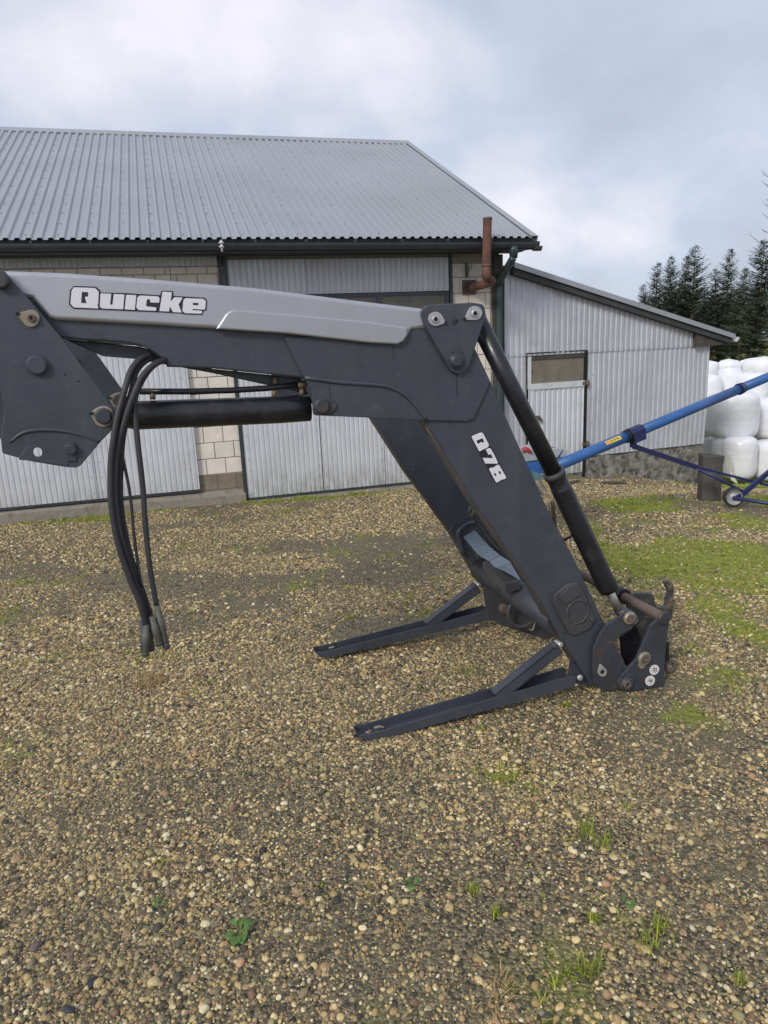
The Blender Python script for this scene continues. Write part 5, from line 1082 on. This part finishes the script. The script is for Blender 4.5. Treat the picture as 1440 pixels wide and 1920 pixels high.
# ------------------------------------------------------------------ stones, boards and plants
def stone(px, py, size, label, ma=m_stone, flat=.5, grp=None, nm='stone', cat='stone'):
    g_ = ground(px, py); bm = bmesh.new(); bmesh.ops.create_icosphere(bm, subdivisions=3, radius=.5); sd = R_.uniform(0, 99)
    for v in bm.verts:
        d = 1 + .5 * mnoise.noise(v.co * 2 + Vector((sd, 0, 0))) + .15 * mnoise.noise(v.co * 6 + Vector((sd, 3, 0))); v.co = Vector((v.co.x * d, v.co.y * d * .8, v.co.z * d * flat)) * size
    me = bpy.data.meshes.new(nm); bm.to_mesh(me); bm.free()
    for p_ in me.polygons: p_.use_smooth = True
    o = link(nm, me, ma); o.location = (g_[0], g_[1], g_[2] + size * flat * .12); o.rotation_euler.z = R_.uniform(0, 6); tag(o, label, cat, grp)
for px, py, s, lb in ((1305, 897, .22, 'pale rough lump of rubble against the shed base beside the post'), (1289, 902, .14, 'smaller rubble lump left of the post at the shed base'), (1228, 899, .12, 'low rubble lump under the middle of the shed base'), (1140, 903, .12, 'flat stone on the earth below the auger sticker'),
                      (1160, 918, .1, 'small flat stone on bare earth in front of the shed'), (1272, 930, .09, 'stone lying on the grass left of the post foot'), (1238, 943, .07, 'small pale stone lying in the grass left of the auger wheel'), (412, 950, .09, 'pale stone on the ground between the two barn doors'), (380, 927, .12, 'broken lump of concrete at the foot of the block pier')):
    stone(px, py, s, lb)
for px, py, s, col, lb in ((445, 1651, .032, (.17, .09, .07), 'rounded reddish brown pebble, largest on the gravel'), (172, 1846, .036, (.035, .036, .045), 'dark slate coloured pebble near the bottom left'), (66, 1777, .034, (.16, .11, .10), 'dull brown pebble by the left edge'),
                           (452, 1806, .033, (.5, .31, .17), 'orange tan pebble below the leafy weed'), (498, 1268, .03, (.35, .3, .22), None), (1300, 1118, .05, (.26, .21, .17), 'brown stone in the moss beyond the hook'), (128, 1898, .035, (.045, .045, .06), 'blackish pebble near the lower left corner')):
    if lb: stone(px, py, s, lb, M('pebble_tone', col, .75, 0, .15, 60, .2, 200), .6, nm='pebble', cat='pebble')
for (x0, y0), (x1, y1), w, lb in (((1105, 884), (1200, 880), .09, 'long rotten board lying along the foot of the shed base'), ((1130, 907), (1172, 905), .07, 'short dark board on the earth in front of the shed'), ((1045, 911), (1085, 905), .05, 'thin dark stick on the gravel right of the loader cylinder')):
    a, b = ground(x0, y0), ground(x1, y1); m = MB(); m.bar(a + up_ * .02, b + up_ * .03, w, .025); tag(m.build('board', m_plank), lb, 'board')

def plant(px, py, size, kind, label, grp):
    g_ = ground(px, py); t = thing({'leafy': 'weed', 'grass': 'grass_tuft', 'straw': 'straw_tuft', 'clover': 'weed'}[kind], label, 'plant', g_, grp); m = MB(); o = Vector(g_)
    if kind in ('grass', 'straw'):
        for _ in range(34 if kind == 'grass' else (22 if size < .1 else 90)):
            a = R_.uniform(0, 6.28); l = size * R_.uniform(.5, 1.1); d = Vector((math.cos(a), math.sin(a), 0)); s = Vector((-d.y, d.x, 0)) * .0016; b = o + Vector((R_.gauss(0, size * .3), R_.gauss(0, size * .3), 0)); lie = R_.uniform(.4, 1.0) if kind == 'grass' else R_.uniform(.9, 1.3)
            p1 = b + d * l * .35 * lie + Vector((0, 0, l * .5 / lie)); p2 = b + d * l * .9 * lie + Vector((0, 0, l * (.6 if kind == 'grass' else .3) / lie)); m.add([b - s, b + s, p1 + s, p1 - s, p2], [(0, 1, 2, 3), (3, 2, 4)])
        m.build('blades', m_blade if kind == 'grass' else m_straw, t)
    else:
        for k in range(8 if kind == 'leafy' else 3):
            a = k * 2.4 + R_.uniform(-.3, .3); l = size * R_.uniform(.6, 1.); d = Vector((math.cos(a), math.sin(a), 0)); s = Vector((-d.y, d.x, 0)); b = o + Vector((0, 0, .004)); rise = R_.uniform(.2, .6) * l; mm_ = MB()
            st = b + d * l * .35 + Vector((0, 0, rise * .7)); mm_.add([b - s * .0012, b + s * .0012, st + s * .0012, st - s * .0012], [(0, 1, 2, 3)])
            cent = [st + d * l * .65 * f + Vector((0, 0, rise * .3 * math.sin(f * 2.4) - .12 * l * f * f)) for f in (0, .25, .5, .75, 1)]; wd = [.02, .24, .3, .2, .0]
            if kind == 'clover': wd = [.05, .4, .48, .38, .05]
            vs = []
            for c_, w_ in zip(cent, wd):
                jit = 1 + R_.uniform(-.2, .25); vs += [c_ - s * l * w_ * jit + Vector((0, 0, l * w_ * .25)), c_, c_ + s * l * w_ * jit + Vector((0, 0, l * w_ * .25))]
            mm_.add(vs, [(i * 3 + j, i * 3 + j + 1, i * 3 + j + 4, i * 3 + j + 3) for i in range(4) for j in range(2)], True); mm_.build('leaf', m_leaf, t, fix=False)
WG = 'weeds growing through the gravel'
for px, py, s, kd, lb in ((450, 1752, .055, 'leafy', 'leafy green weed with jagged leaves, largest at the lower left'), (298, 1698, .03, 'clover', 'tiny two-leaved seedling left of the large leafy weed'), (1098, 1566, .06, 'grass', 'bright grass tuft, upper of the pair on the right gravel'),
                          (1128, 1588, .06, 'grass', 'bright grass tuft just below right of another tuft'), (1238, 1742, .055, 'grass', 'grass tuft above a wider straggly tuft at lower right'), (1216, 1776, .07, 'grass', 'wide straggly grass tuft at the lower right'),
                          (1105, 1822, .06, 'grass', 'low green tuft near the bottom, left of the straggly one'), (1176, 1697, .035, 'clover', 'round-leaved seedling on the right gravel'), (1113, 1728, .03, 'grass', 'very small green tuft beside a pale stone'),
                          (940, 1845, .06, 'straw', 'dry yellow straw tuft at the bottom, upper one'), (925, 1885, .06, 'straw', 'dry yellow straw tuft at the very bottom'), (785, 1289, .035, 'clover', 'small plant between the two support legs'), (660, 1160, .03, 'grass', 'small green tuft in front of the far support leg'),
                          (708, 1052, .035, 'grass', 'small tuft on the gravel midway to the barn gate'), (606, 1070, .03, 'grass', 'small tuft left of the midway tuft'), (772, 1663, .035, 'clover', 'pale seedling in the centre of the foreground'), (540, 1257, .03, 'clover', 'small blue-green plant left of the support legs'),
                          (1180, 1672, .02, 'grass', None), (890, 1672, .035, 'grass', 'small dark green tuft left of the round-leaved seedling'), (930, 1715, .03, 'grass', 'sparse tuft above the dry straw'), (1390, 1842, .03, 'grass', 'sparse tuft by the lower right corner'), (1062, 1325, .03, 'grass', 'tuft between the support leg hinge and a mossy patch'),
                          (750, 1740, .035, 'straw', 'thin dry wisp in the centre foreground'), (280, 1285, .13, 'straw', 'matted brown straw heap below the hanging hoses')):
    if lb: plant(px, py, s, kd, lb, WG)

# fine litter: straws, twigs and dead leaf scraps lying on the gravel
m = MB()
for k in range(340):
    y = R_.uniform(1.3, 7.5); x = R_.uniform(-1, 1) * (.62 * y + .7); z = float(gz(x, y)) + R_.uniform(.004, .010); a = R_.uniform(0, 6.28); d = Vector((math.cos(a), math.sin(a), 0)); sd_ = Vector((-d.y, d.x, 0)); b = Vector((x, y, z))
    if k % 4 == 0:
        l = R_.uniform(.008, .02); w = l * R_.uniform(.3, .55); m.add([b - d * l, b - sd_ * w + Vector((0, 0, .004)), b + d * l + Vector((0, 0, .003)), b + sd_ * w], [(0, 1, 2, 3)])
    else:
        l = R_.uniform(.02, .08); w = R_.uniform(.0006, .0013); c_ = sd_ * R_.uniform(-.25, .25) * l; m.add([b - d * l - sd_ * w, b - d * l + sd_ * w, b + c_ + sd_ * w + Vector((0, 0, .006)), b + c_ - sd_ * w + Vector((0, 0, .006)), b + d * l + sd_ * w, b + d * l - sd_ * w], [(0, 1, 2, 3), (3, 2, 4, 5)])
tag(m.build('litter', m_litter, fix=False), kind='stuff')
